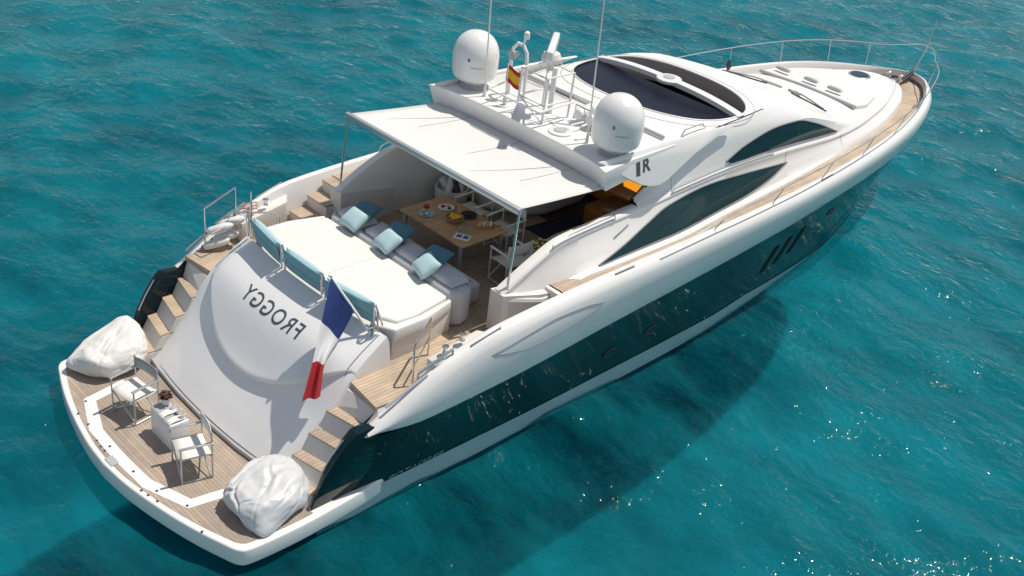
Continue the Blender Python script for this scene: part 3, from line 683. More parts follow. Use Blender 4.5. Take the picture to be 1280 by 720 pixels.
# awning
m = MB(); rows = []
for i in range(25):
    q = i/24; row = []
    for j in range(25):
        y = (-1+2*j/24)*(2.27-.05*q); sag = .05*math.sin(q*3.14)*(1-(y/2.4)**2)
        row.append((6.84+q*2.30+.03*(1-abs(y)/2.3)*q, y, 4.19-.19*q-sag))
    rows.append(row)
m.grid(rows); aw = m.build('awning', CANVAS, yacht, angle=180, solid=.012)
m = MB(); m.box((6.81, 0, 4.165), (.09, 4.62, .10)); m.build('awning_bar', ALU, aw, bevel=.015)
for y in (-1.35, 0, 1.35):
    m = MB(); m.tube([(6.84+q*2.28, y, 4.19-.19*q-.05*math.sin(q*3.14)*(1-(y/2.4)**2)+.004) for q in S(.4, 1, 9)], .004, 5)  # thin dark lines laid on the canvas as strap shadows
    m.build('awning_shadow_line', GROOVE, aw)
for s in (1, -1):
    m = MB(); m.tube([(6.82, s*2.28, 4.14), (6.72, s*2.32, 2.70)], .022, 8); m.build('awning_pole', STEEL, aw)

# satellite domes
def dome(x, y, dz=4.42, rr_=.455):
    k = rr_/.455
    prof = [(.21, 0), (.22, .07), (.31, .12), (.41, .19), (.44, .26), (.453, .42), (.457, .62), (.445, .72), (.405, .84), (.335, .95), (.235, 1.035), (.12, 1.085), (.002, 1.10)]
    pr = []
    for i in range(len(prof)-1):
        for q in S(0, 1, 4)[:-1]: pr.append((prof[i][0]*(1-q)+prof[i+1][0]*q, prof[i][1]*(1-q)+prof[i+1][1]*q))
    pr.append(prof[-1]); zz = [p[1] for p in prof]; rad = [p[0] for p in prof]
    P = [(float(pch(zz, rad, h))*k, h*k) for h in S(0, 1.099, 36)]+[(.002, 1.10*k)]
    m = MB(); m.lathe(P, (x, y, dz), 40); d = m.build('satellite_dome', WHITE, yacht, angle=80)
    m = MB(); m.lathe([(.30*k, 0), (.24*k, .06)], (x, y, dz-.01), 24); m.build('dome_foot', GREY, d)
    # small lettering on the aft face
    def wrap(T, F, a0, z0, wd, ht):
        mm_ = MB(); mm_.add([(x+(rr_+.004)*math.cos(a0+(a-.5)*wd/rr_), y+(rr_+.004)*math.sin(a0+(a-.5)*wd/rr_), dz+z0+b*ht) for a, b in T], F); return mm_
    T, F = text_mesh('SMARSAT', 1, .0); mm_ = wrap(T, F, R(-128), .47, .26, .03); mm_.build('dome_lettering', GROOVE, d, merge=0)
    T, F = text_mesh('S', 1, .05); mm_ = wrap(T, F, R(-150), .60, .05, .065); mm_.build('dome_emblem', INK, d, merge=0)
dome(9.55, 1.86); dome(9.55, -1.86)
# whip antennas
for x, y, h, rk in ((9.35, 1.32, 3.6, -.05), (9.45, -1.30, 4.4, -.05)):
    m = MB(); m.lathe([(.035, 0), (.03, .12), (.018, .2)], (x, y, 4.41), 10); m.tube([(x, y, 4.6), (x+rk*h*.5, y, 4.6+h*.5), (x+rk*h, y, 4.6+h)], [.016, .012, .006], 8); m.build('whip_antenna', WHITE, yacht)
# radar mast
m = MB()
X0, X1, Y0, Y1 = 9.35, 10.05, -.25, .42
for x in (X0, X1):
    for y in (Y0, Y1): m.tube([(x, y, 4.40), (x+.03, y, 5.28)], .022, 8)
for zz in (4.75, 5.28): m.tube([(X0, Y0, zz), (X1, Y0, zz), (X1, Y1, zz), (X0, Y1, zz)], .02, 8, closed=True)
m.tube([(X0-.25, Y0-.12, 4.72), (X0-.25, Y1+.55, 4.72), (X1, Y1+.75, 4.72), (X1, Y1, 4.75)], .02, 8); m.tube([(X0-.25, Y0-.12, 4.72), (X1, Y0-.1, 4.74)], .02, 8)
m.tube([(X0, Y0, 4.42), (X0, Y1, 4.75)], .014, 6); m.tube([(X0, Y0, 5.28), (X1, Y1, 5.28)], .02, 8)
m.tube([(X0+.2, Y0, 4.4), (X0+.2, Y0-.55, 4.55), (X0+.9, Y0-.6, 4.55)], .018, 8)
mast = m.build('radar_mast', WHTPAINT, yacht)
m = MB(); m.lathe([(.07, 0), (.07, .12), (.17, .16), (.19, .24), (.15, .33), (.06, .36)], (9.75, .08, 5.28), 20); m.build('radar_pedestal', CREAM, mast)
m = MB(); m.box((9.75, .08, 5.72), (1.25, .13, .20), rz=R(38)); m.build('radar_scanner', WHITE, mast, bevel=.03, seg=3)
m = MB(); m.tube([(9.9, .08, 4.4), (9.9, .08, 5.30)], .05, 10); m.build('mast_post', WHTPAINT, mast)
# hoop with horn and light
m = MB(); hp = [(9.9, 1.22, 4.40), (9.88, 1.22, 5.15), (9.88, 1.19, 5.34), (9.88, 1.08, 5.46), (9.88, .94, 5.46), (9.88, .83, 5.34), (9.88, .80, 5.15), (9.9, .80, 4.40)]
m.tube(hp, .035, 10); m.tube([(9.88, .95, 5.45), (9.88, .90, 5.62)], .02, 8); m.lathe([(.05, 0), (.06, .05), (.05, .13), (.01, .16)], (9.88, .88, 5.60), 14)
hoop = m.build('mast_hoop', WHTPAINT, yacht)
m = MB(); m.lathe([(.03, 0), (.05, .08), (.10, .2)], (9.85, 1.0, 5.30), 14, ax=(-1, 0, -.1)); m.build('hailer_horn', GREY, hoop)
# liferaft canisters lying in a rack, vent
for k, y in enumerate((-.55, -.85, -1.12)):
    m = MB(); m.lathe([(.01, -.33), (.09, -.32), (.115, -.27), (.12, 0), (.115, .27), (.09, .32), (.01, .33)], (10.25-.02*k, y, 4.60), 16, ax=(1, .15, 0)); m.build('float_canister', WHITE, yacht)
m = MB()
for x in (10.05, 10.42): m.tube([(x, -.40, 4.44), (x, -.42, 4.60), (x, -1.28, 4.62), (x, -1.28, 4.44)], .018, 8)
m.tube([(10.05, -.42, 4.72), (10.05, -1.28, 4.72)], .014, 8); m.tube([(10.05, -.42, 4.44), (10.05, -.42, 4.72)], .014, 8); m.tube([(10.05, -1.28, 4.44), (10.05, -1.28, 4.72)], .014, 8)
m.build('canister_rack', STEEL, yacht)
m = MB(); m.lathe([(.22, 0), (.22, .03), (.18, .045), (.01, .05)], (9.36, -.72, 4.41), 24); vv1 = m.build('deck_vent', WHITE, yacht)
m = MB(); m.lathe([(.13, .05), (.12, .06), (.01, .055)], (9.36, -.72, 4.41), 20); m.build('vent_grille', GREY, vv1)
m = MB(); m.tube([(9.62, -1.18, 4.4), (9.62, -1.18, 4.95)], .018, 8); m.lathe([(.03, 0), (.035, .06), (.01, .08)], (9.62, -1.18, 4.95), 10); m.build('anchor_light', STEEL, yacht)
for y0, y1 in ((-1.15, -1.95), (.4, 1.9)):
    m = MB(); m.box((10.875, (y0+y1)/2, 4.455), (.05, abs(y1-y0), .07)); m.build('roof_step_shade', GREY, yacht, bevel=.01)  # grey strips put in for the shade on the roof step's aft face
for s in (1, -1):
    m = MB(); m.tube([(11.45, s*1.93, 4.36), (11.55, s*1.92, 4.46), (12.1, s*1.92, 4.47), (12.2, s*1.92, 4.37)], .014, 8)
    m.build('roof_grab_rail', STEEL, yacht)

# foredeck: sunpad, bolsters, hatch, wipers
m = MB(); poly = [(19.35, -1.38), (19.35, 1.38), (19.9, 1.40), (20.8, 1.12), (21.65, .72), (21.65, -.72), (20.8, -1.12), (19.9, -1.40)]
m.prism(poly[::-1], lambda x, y: roof_z(x, y*.6)-.2, lambda x, y: roof_z(x, 0)+.045-.03*abs(y)); fp = m.build('foredeck_pad', PAD, yacht, bevel=.05, seg=3)
m = MB(); m.tube([(19.31, y, roof_z(19.35, 0)+.025-.03*abs(y)) for y in S(-1.4, 1.4, 15)], .05, 8); m.build('pad_edging', SOFA, fp)
for y in (1.0, .15, -.55):
    m = MB(); cushion(m, (19.72+.02*y, y, roof_z(19.7, 0)+.11), (.44, .13, .11), rot=Matrix.Rotation(R(80), 3, 'Y'), puff=.2); m.build('pad_bolster', SOFA, fp, angle=70)
m = MB(); m.lathe([(.30, 0), (.30, .03), (.27, .045), (.01, .05)], (22.05, .05, roof_z(22.05, 0)-.005), 28); h_ = m.build('deck_hatch', STEEL, yacht)
m = MB(); m.lathe([(.24, .05), (.235, .056), (.005, .058)], (22.05, .05, roof_z(22.05, 0)-.005), 28); m.build('hatch_glass', GLASS, h_)
for s in (1, -1):
    m = MB(); m.tube([(18.35, s*.25, roof_z(18.35, s*.25)+.04), (18.0, s*.75, roof_z(18.0, .75)+.07), (17.75, s*1.38, roof_z(17.75, 1.38)+.04)], .022, 8)
    m.tube([(18.28, s*.1, roof_z(18.28, .1)+.03), (18.05, s*.55, roof_z(18.05, .55)+.06)], .03, 8); m.build('wiper_arm', GREY, yacht)
    m = MB(); m.tube([(17.98, s*.35, roof_z(17.98, .35)+.03), (17.70, s*1.5, roof_z(17.7, 1.5)+.03)], .018, 6); m.build('wiper_blade', RUBBER, yacht)
m = MB(); m.lathe([(.05, 0), (.04, .1), (.07, .16), (.05, .30), (.02, .34)], (18.3, 1.72, pC(18.3)[1]+.05), 12); m.build('deck_light', RUBBER, yacht)
# windlass and bow gear
m = MB(); zb_ = float(zdk(24.4)); m.box((24.25, .12, zb_+.06), (.45, .34, .12)); m.lathe([(.10, 0), (.10, .1), (.06, .16), (.09, .24), (.01, .26)], (24.25, .28, zb_+.1), 16); m.lathe([(.08, 0), (.08, .2), (.01, .22)], (24.4, -.02, zb_+.1), 16); m.build('windlass', STEEL, yacht, bevel=.015)
m = MB(); m.box((24.8, .0, zb_+.14), (.7, .12, .08), rot=Matrix.Rotation(R(-14), 3, 'Y')); m.tube([(24.5, 0, zb_+.12), (25.15, 0, zb_+.32)], .035, 8); m.build('anchor_roller', RUBBER, yacht, bevel=.01)
for x, s in ((23.6, 1), (23.0, 1), (21.6, 1), (22.9, -1), (20.0, 1)):
    y = s*(float(gyi(x))-.14); m = MB(); zz = float(zdk(x)); m.box((x, y, zz+.05), (.24, .05, .05)); m.box((x-.06, y, zz+.02), (.04, .04, .05)); m.box((x+.06, y, zz+.02), (.04, .04, .05)); m.build('mooring_cleat', STEEL, yacht, bevel=.01)
# bow rails
def rail_pt(x, s):
    if x > 25.1: return None
    yo_ = float(gyi(x))+.16*min(1, (25.2-x)/1.5); h = np.interp(x, [9.8, 11.5, 14, 18, 22, 25], [.04, .25, .38, .46, .56, .66])
    return (x, s*(yo_+.04), float(gz(x))+h)
for s in (1, -1):
    P = [rail_pt(x, s) for x in S(9.8, 24.6, 50)]
    P += [(25.05, s*.52, 3.36), (25.4, s*.30, 3.38), (25.6, s*.12, 3.40), (25.65, s*.02, 3.40)]
    m = MB(); m.tube(P, .0135, 8)
    for x in (11.6, 13.6, 15.6, 17.6, 19.6, 21.4, 23.0, 24.2):
        p = rail_pt(x, s); m.tube([(x-.10, s*(float(gyi(x))+.08), float(gz(x))-.02), p], .010, 8)
    rl = m.build('bow_rail', STEEL, yacht)
m = MB(); m.tube([(25.62, 0, 3.40), (25.15, 0, 2.68)], .02, 8); m.tube([(25.62, 0, 3.38), (25.70, 0, 4.15)], .014, 8); m.lathe([(.05, 0), (.055, .06), (.02, .1)], (25.62, 0, 3.40), 12); m.build('jackstaff', STEEL, yacht)
# grab rails along the coaming ridge and eyebrow
for s in (1, -1):
    for a, b in ((7.7, 9.3), (11.0, 14.6)):
        m = MB(); P = []
        for x in S(a, b, 14):
            yb, zb = pB(x); P.append((x, s*(yb+.0), zb+.11))
        P = [(a-.03, P[0][1], P[0][2]-.1)]+P+[(b+.03, P[-1][1], P[-1][2]-.1)]; m.tube(P, .014, 8); m.build('grab_rail', STEEL, yacht)
# vent box on the coaming
for s in (1, -1):
    m = MB(); P = [(9.25, 2.99), (9.70, 3.12), (9.72, 3.155), (9.27, 3.03)]
    m.add([(x, s*(-WB.ray_cast(Vector((x, -6, zz)), Vector((0, 1, 0)))[0].y+.008), zz) for x, zz in P], [(0, 1, 2, 3)]); m.build('coaming_vent', GROOVE, yacht)

# hull windows, portholes, crease on the topsides, badge
HB_ = BVHTree.FromPolygons([Vector(v) for v in dk.v], dk.f); BB_ = BVHTree.FromPolygons([Vector(v) for v in bul.v], bul.f)
def on_hull(x, zz, bv=HB_, off=.008):
    h = bv.ray_cast(Vector((x, -7, zz)), Vector((0, 1, 0)))
    return (x, (h[0].y if h[0] is not None else -2.8)-off, zz)
for s in (1, -1):
    for x0, zb0, zt0 in ((14.36, .76, 1.38), (14.92, .80, 1.42), (15.52, .86, 1.48)):
        m = MB(); rows = []
        for q in S(0, 1, 7):
            zz = zb0+(zt0-zb0)*q; xx = x0+.32*q; wdt = .24 if 0 < q < 1 else .18
            rows.append([tuple(c if i != 1 else -s*c for i, c in enumerate(on_hull(xx+d, zz))) for d in (0, wdt/2, wdt)])
        m.grid(rows); m.build('hull_window', PITCH, yacht)
    for x0, z0 in ((9.16, .82), (10.37, .88), (17.3, 1.42)):
        m = MB(); ring = [on_hull(x0+.17*math.cos(t), z0+.075*math.sin(t), off=.01) for t in S(0, 2*math.pi, 25)[:-1]]
        m.add([(a, -s*b, c) for a, b, c in ring], [tuple(range(24))]); po = m.build('porthole', GLASS, yacht)
        m = MB(); m.tube([(a, -s*b, c) for a, b, c in ring], .014, 6, closed=True); m.build('porthole_ring', RUBBER, po)
    TB, FB = text_mesh('PREDATOR', 1, .01, 1.1)
    m = MB(); m.add([(lambda p: (p[0], -s*p[1], p[2]))(on_hull(5.05-a*1.15+.06*(b if s else 0), .34+b*.10)) for a, b in TB], FB); m.build('hull_lettering', SILV, yacht, merge=0)
    # sculpted crease in the topsides
    up_ = [(5.62, 2.30), (6.06, 2.36), (6.59, 2.44), (7.15, 2.50), (7.81, 2.48), (8.3, 2.40)]
    lo_ = [(5.62, 2.30), (6.09, 2.20), (6.56, 2.13), (7.03, 2.15), (7.61, 2.22), (8.3, 2.36)]
    for L_ in (up_[:6], lo_):
        xs_ = S(L_[0][0], L_[-1][0], 24); zs_ = pch([p[0] for p in L_], [p[1] for p in L_], xs_)
        m = MB(); m.tube([(lambda p: (p[0], -s*p[1], p[2]))(on_hull(x, zz, BB_, -.004)) for x, zz in zip(xs_, zs_)], [.004]+[.014]*22+[.004], 6); m.build('topside_crease', GROOVE, yacht)

# aft quarters: lockers, steps up to the side decks, cleats, gates, rails
for s in (1, -1):
    lk = [(4.75, s*2.62), (5.75, s*2.66), (5.95, s*2.95), (4.75, s*2.88)]
    m = MB(); m.prism(lk[::s], 1.9, lambda x, y: min(2.48, float(gz(x))-.06)); m.build('quarter_locker', CREAM, yacht, bevel=.02)
    if s < 0:
        m = MB(); m.prism([(7.55, -2.10), (7.50, -2.92), (7.62, -2.93), (7.62, -2.10)][::-1], 1.9, 2.60); m.build('side_bulkhead', CREAM, yacht, bevel=.02)
    for k, (x0, x1, zt) in enumerate(() if s < 0 else ((6.0, 6.5, 2.12), (6.4, 6.8, 2.36), (6.75, 7.1, 2.60))):
        m = MB(); m.prism([(x0, s*2.30), (x0, s*2.92), (7.1, s*2.94), (7.1, s*2.30)][::-s], 1.9, zt-.02); m.build('side_step', CREAM, yacht)
        m = MB(); m.prism([(x0-.015, s*2.31), (x0-.015, s*2.915), (x1+.05, s*2.92), (x1+.05, s*2.31)][::-s], zt-.019, zt+.004); m.build('side_step_tread', TEAK, yacht)
    for x in (5.0, 5.35):
        zz = float(gz(x)); y = s*2.76
        m = MB(); z1 = min(2.48, zz-.06); m.lathe([(.05, 0), (.035, .05), (.06, .12), (.02, .13)], (x, y, z1), 12); m.build('mooring_bollard', STEEL, yacht)
    m = MB(); P = [(5.0+.5*math.cos(t)*.35, s*2.76+.05*math.sin(t), min(2.48, float(gz(5.1))-.06)+.03+.01*t) for t in S(0, 18, 60)]; 
    if s > 0: m.tube(P, .009, 6); m.build('mooring_line', LINEM, yacht)
    # quarter fairlead on the gunwale
    m = MB(); zz = float(gz(4.6)); 
    m.tube([(4.35, s*2.88, float(gz(4.35))+.01), (4.35, s*2.88, float(gz(4.35))+.10), (5.0, s*2.93, float(gz(5.0))+.10), (5.0, s*2.93, float(gz(5.0))+.01)], .022, 8); m.box((4.75, s*2.9, float(gz(4.75))+.03), (.2, .07, .06)); m.build('fairlead', STEEL, yacht)
    for x0, x1 in ((5.3, 5.9), (8.6, 9.1), (15.4, 15.9)):
        m = MB(); m.tube([(x0, s*(float(gyi(x0))+.13), float(gz(x0))+.0), (x1, s*(float(gyi(x1))+.13), float(gz(x1))+.0)], .014, 6); m.build('rub_strip', GROOVE, yacht)
    # gate rail by the landing
    m = MB(); P = [(4.45, s*2.66, 1.9), (4.48, s*2.62, 2.55), (4.54, s*2.58, 2.62), (5.20, s*2.16, 2.62), (5.22, s*2.14, 2.55), (5.22, s*2.14, 1.9)]; m.tube(P, .018, 8); m.tube([(4.47, s*2.64, 2.25), (5.22, s*2.14, 2.25)], .013, 8); m.build('gate_rail', STEEL, yacht)
    m = MB(); m.tube([(x, s*(float(gyi(x))+.10), float(gz(x))-.004) for x in S(3.75, 4.5, 8)], .022, 8); m.build('crest_inlay', GREY, yacht)
    m = MB(); P = [(lambda q: (q.x+.02, q.y+s*.0, q.z+.01))(cowl_point(s*.94, v)) for v in S(.30, .98, 24)]; m.tube(P, .010, 6); m.build('cowl_groove', GROOVE, yacht)
# crew rail with fenders on the far quarter
m = MB(); xa, xb, yf = 4.25, 5.0, 2.86
m.tube([(4.05, 2.72, 1.9), (4.05, 2.74, 2.75), (4.75, 2.84, 2.95), (4.75, 2.84, 2.2)], .018, 8); m.tube([(4.05, 2.5, 2.35), (4.75, 2.62, 2.45)], .014, 8); m.tube([(4.05, 2.72, 2.4), (4.05, 2.5, 2.35)], .014, 8); m.tube([(4.75, 2.84, 2.5), (4.75, 2.62, 2.45)], .014, 8)
m.tube([(4.9, 2.55, 1.9), (4.9, 2.55, 2.95)], .018, 8); m.build('quarter_basket', STEEL, yacht)

# side counter inside the near coaming
m = MB(); poly = [(7.35, -2.12), (7.45, -1.85), (7.9, -1.45), (8.5, -1.15), (9.3, -1.0), (10.0, -1.0), (10.0, -2.12)]
m.prism(poly, 1.9, 2.46); m.build('side_counter', CREAM, yacht, bevel=.03)
m = MB(); m.prism([(7.38, -2.11), (7.47, -1.88), (8.0, -1.75), (9.2, -1.75), (9.2, -2.11)], 2.461, 2.52); m.build('counter_lid', WHITE, yacht, bevel=.02)
# saloon interior
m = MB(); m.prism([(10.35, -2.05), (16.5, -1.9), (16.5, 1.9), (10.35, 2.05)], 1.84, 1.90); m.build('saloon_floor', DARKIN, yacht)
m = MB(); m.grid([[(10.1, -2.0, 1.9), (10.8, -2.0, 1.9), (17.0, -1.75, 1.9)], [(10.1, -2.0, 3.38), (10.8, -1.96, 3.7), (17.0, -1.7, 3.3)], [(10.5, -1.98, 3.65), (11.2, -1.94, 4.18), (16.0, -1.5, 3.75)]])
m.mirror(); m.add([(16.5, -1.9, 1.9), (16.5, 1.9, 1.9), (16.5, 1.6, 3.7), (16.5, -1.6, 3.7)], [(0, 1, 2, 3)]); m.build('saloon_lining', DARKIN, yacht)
m = MB(); m.prism([(10.0, .55), (10.5, .30), (11.6, .30), (12.6, .8), (12.6, 1.95), (9.6, 1.95), (9.5, 1.2)], 1.91, 2.72); m.build('saloon_sofa', CREAM, yacht, bevel=.16, seg=5)
m = MB(); m.prism([(9.75, -.95), (9.75, .2), (11.1, .1), (11.4, -.9)][::-1], 1.901, 1.916); m.build('saloon_rug', RUG, yacht)
m = MB(); m.prism([(11.0, -1.3), (11.0, -.25), (11.9, -.25), (11.9, -1.3)][::-1], 1.91, 2.30); m.build('saloon_table', WOOD, yacht, bevel=.02)
m = MB(); m.prism([(12.1, -.9), (12.1, .55), (13.7, .55), (13.7, -.9)][::-1], 1.91, 2.22); m.build('saloon_cabinet', AMBER, yacht, bevel=.02)

# ------------------------------------------------------------------ loose things
def beanbag(name, label, loc, rz, mat_, peak, corner, dims, seed, wr, pkh):
    bm = bmesh.new(); bmesh.ops.create_icosphere(bm, subdivisions=6, radius=1)
    rg = random.Random(seed); pk = Vector(peak).normalized(); ck = Vector(corner).normalized(); so_ = Vector((seed*3.1, seed*1.7, 0))
    folds = []
    for k in range(int(16*wr)+7):
        c = Vector((rg.gauss(0, 1), rg.gauss(0, 1), rg.gauss(.35, .8))).normalized()
        tow = (pk-c*c.dot(pk)).normalized(); side = c.cross(tow)
        nrm = (side+tow*rg.gauss(0, .55)).normalized()
        folds.append((c, nrm, rg.uniform(.025, .06)*wr, rg.uniform(.035, .07), rg.uniform(.05, .22)))
    for v in bm.verts:
        d = v.co.normalized(); p = Vector((math.copysign(abs(d.x)**.85, d.x)*dims[0], math.copysign(abs(d.y)**.85, d.y)*dims[1], d.z*dims[2]))
        a = max(0, d.dot(pk)); p += pk*(pkh*a**4); b = max(0, d.dot(ck)); p += ck*(.20*b**8)
        wv = d+.16*Vector((noise.noise(d*2.5+so_), noise.noise(d*2.5+so_*2), noise.noise(d*2.5+so_*3)))
        h = .055*noise.noise(d*1.7+so_)+.012*noise.noise(d*5+so_)
        for c, nrm, dep, sg, ext in folds:
            q = wv.dot(nrm); g = math.exp(-(1-d.dot(c))/ext)
            h -= dep*g*(math.exp(-(q/sg)**2)-.55*math.exp(-((abs(q)-sg*1.9)/(sg*1.1))**2))
        # stitched panel seams running to the gathered top, slack cloth puckering along them
        ax1 = pk.orthogonal().normalized(); ax2 = pk.cross(ax1); q1, q2 = d.dot(ax1), d.dot(ax2); sp_ = math.hypot(q1, q2)
        an = math.atan2(q2, q1)*6/6.28318; fa = abs(an-round(an))*2*sp_
        h -= .013*math.exp(-(fa/.07)**2)*min(1, sp_*1.6)
        p += d*h
        dent = max(0, d.dot(Vector((-.25, .05, .95)).normalized())); p.z -= .08*dent**5
        lim = -dims[2]*.70
        if p.z < lim: p.z = lim+(p.z-lim)*.04
        v.co = p
    z0 = min(v.co.z for v in bm.verts)
    for v in bm.verts: v.co.z -= z0
    me = bpy.data.meshes.new(name); bm.to_mesh(me); bm.free(); me.materials.append(mat_)
    me.polygons.foreach_set('use_smooth', [True]*len(me.polygons))
    o = bpy.data.objects.new(name, me); col.objects.link(o); o.location = loc; o.rotation_euler = (0, 0, rz)
    tag(o, label, 'bean bag', 'bean bags on the swim platform'); return o
beanbag('bean_bag', 'clean white bean bag at the far corner of the swim platform by the dark stairs', (1.96, 2.28, .477), 0, BEAN, (.55, .50, .62), (-.8, .3, -.2), (.57, .48, .34), 1, .30, .26)
beanbag('bean_bag', 'silvery creased bean bag at the foot of the near stairs beside the platform edge', (2.08, -2.26, .477), 0, BEAN2, (.55, .40, .72), (-.50, -.82, -.45), (.62, .54, .34), 11, .55, .10)

def director_chair(label, loc, rz, frame, fab, fabb, group):
    t = thing('director_chair', label, 'chair', loc, rz, group)
    W, D = .28, .235
    for s in (1, -1):
        m = MB(); m.tube([(-D, s*W, 0), (-D, s*W, .88)], .014, 8); m.build('back_post', frame, t)
        m = MB(); m.tube([(D, s*W, 0), (D, s*W, .655)], .014, 8); m.build('front_post', frame, t)
        m = MB(); m.box((0, s*W, .665), (.53, .05, .022)); m.build('armrest', frame, t, bevel=.006)
        m = MB(); m.tube([(-D, s*W, .02), (D, s*W, .02)], .012, 8); m.build('foot_rail', frame, t)
    for x in (D, -D):
        m = MB(); m.tube([(x*.9, -W, .04), (x*.9, W, .44)], .012, 8); m.tube([(x*.9+.02, W, .04), (x*.9+.02, -W, .44)], .012, 8); m.build('cross_brace', frame, t)
    m = MB(); m.grid([[(x, y, .46-.035*(1-(y/W)**2)) for y in S(-W, W, 9)] for x in S(-D, D, 4)]); m.build('seat', fab, t, angle=180, solid=.01)
    m = MB(); m.grid([[(-D-.03*(1-(y/W)**2), y, z_) for y in S(-W, W, 9)] for z_ in S(.66, .87, 4)]); m.build('backrest', fabb, t, angle=180, solid=.01)
    return t
G = 'folding chairs on the swim platform'
director_chair('folding chair with grey back strip beside the clean white bean bag on the platform', (1.62, .86, .477), R(190), ALU, FABW, FABG, G)
director_chair('folding chair with white seat between the white cube table and the silvery bean bag', (1.60, -.93, .477), R(165), ALU, FABW, FABW, G)
G = 'white framed chairs around the dining table'
director_chair('white framed cockpit chair on the forward side of the teak table next to the tub', (8.78, .72, 1.906), R(180), WHTPAINT, FABW, FABW, G)
director_chair('white framed cockpit chair facing the bread board on the forward side of the teak table', (8.78, -.18, 1.906), R(183), WHTPAINT, FABW, FABW, G)
director_chair('white framed cockpit chair at the near end of the teak table by the awning pole', (8.02, -1.12, 1.906), R(86), WHTPAINT, FABW, FABW, G)

# white cube table with its load
t = thing('cube_table', 'white box shaped side table between the two folding chairs on the platform', 'table', (1.72, -.06, .477))
m = MB(); m.box((0, 0, .25), (.32, .64, .5)); m.build('table_body', WHTPAINT, t, bevel=.012)
m = MB(); m.box((0, .02, .505), (.30, .60, .012)); m.build('table_tray', GREY, t, bevel=.004)
for x, y, lb in ((-.02, .0, 'rolled white towel hanging over the middle of the white cube table'), (.0, -.22, 'rolled white towel hanging over the near end of the white cube table')):
    m = MB(); P = [[(-.17+x*0, y+b, .32) for b in (-.07, 0, .07)], [(-.172, y+b, .47) for b in (-.07, 0, .07)], [(-.165, y+b, .52+.01*(b == 0)) for b in (-.07, 0, .07)], [(-.08, y+b, .545+.02*(b == 0)) for b in (-.07, 0, .07)], [(.06, y+b, .54) for b in (-.07, 0, .07)], [(.13, y+b, .515) for b in (-.07, 0, .07)]]
    m.grid(P); o = m.build('hand_towel', FABW, None, angle=180, solid=.012, sub=2); o.location = (1.72, -.06, .477); tag(o, lb, 'towel', 'towels on the cube table')
def flowerpot(label, loc, hh, pot, petals, leaves, spread, seed, kind):
    rng = random.Random(seed); t = thing(kind, label, 'plant', loc)
    m = MB(); m.lathe([(.045, 0), (.07, .06), (.065, .12), (.055, .13), (.05, .11), (.001, .10)], (0, 0, 0), 18); m.build('vase', pot, t)
    for nm, mt, cnt, sz in (('foliage', leaves, 70, .05), ('blossom', petals, 45, .045)):
        m = MB()
        for k in range(cnt):
            a = rng.random()*6.28; b = rng.random()**.6; r_ = spread*b; c = Vector((r_*math.cos(a), r_*math.sin(a), hh+.5*spread*(1-b*b)+rng.uniform(-.03, .02)+(.015 if nm == 'blossom' else -.02)))
            Q = Matrix.Rotation(rng.random()*6.28, 3, 'Z')@Matrix.Rotation(rng.uniform(-1, 1), 3, 'X')
            m.add([c+Q@Vector(p) for p in ((-sz, 0, 0), (0, -sz*.55, .01), (sz, 0, 0), (0, sz*.55, .012))], [(0, 1, 2, 3)])
        m.build(nm, mt, t, merge=0, angle=180)
    return t
DK = mat('dried_flower', (.10, .045, .03), .8, var=.5, vscale=40)
flowerpot('small dark dried flower posy in a vase on the white cube table', (1.78, .17, .988), .17, CER, DK, DK, .085, 3, 'flower_vase')
flowerpot('yellow and cream bouquet with green leaves on the pale side counter', (8.50, -1.42, 2.461), .15, CERB, PETAL, LEAF, .19, 8, 'flower_bouquet')
for x, y, lb in ((1.80, -.02, 'white cup nearest the dried posy on the cube table'), (1.82, -.16, 'white cup at the middle of the cube table'), (1.80, -.30, 'white cup at the near end of the cube table')):
    m = MB(); m.lathe([(.025, 0), (.04, .03), (.043, .08), (.038, .08), (.034, .03), (.001, .015)], (0, 0, 0), 16); m.tube([(.04, 0, .065), (.07, 0, .055), (.065, 0, .03), (.036, 0, .02)], .006, 6)
    o = m.build('cup', CER); o.location = (x, y, .99); tag(o, lb, 'cup', 'cups on the cube table')

# pillows
for y, lb1, lb2 in ((1.02, 'pale teal pillow farthest along the sofa back near the grey cockpit wall', 'deep teal pillow leaning behind the farthest pale pillow on the grey sofa'),
                    (.05, 'pale teal pillow at the middle of the sofa back', 'deep teal pillow leaning behind the middle pale pillow on the grey sofa'),
                    (-.98, 'pale teal pillow at the near end of the sofa back', 'deep teal pillow leaning behind the nearest pale pillow on the grey sofa')):
    m = MB(); cushion(m, (0, 0, 0), (.50, .44, .20)); o = m.build('pillow', TEAL_L, None, angle=80); o.location = (6.08, y, 2.755); o.rotation_euler = (0, R(58), R(-10+8*y)); tag(o, lb1, 'pillow', 'pale pillows on the sunpad sofa')
    m = MB(); cushion(m, (0, 0, 0), (.50, .44, .17)); o = m.build('pillow', TEAL_D, None, angle=80); o.location = (6.42, y+.12, 2.79); o.rotation_euler = (0, R(78), R(14)); tag(o, lb2, 'pillow', 'deep teal pillows on the sunpad sofa')

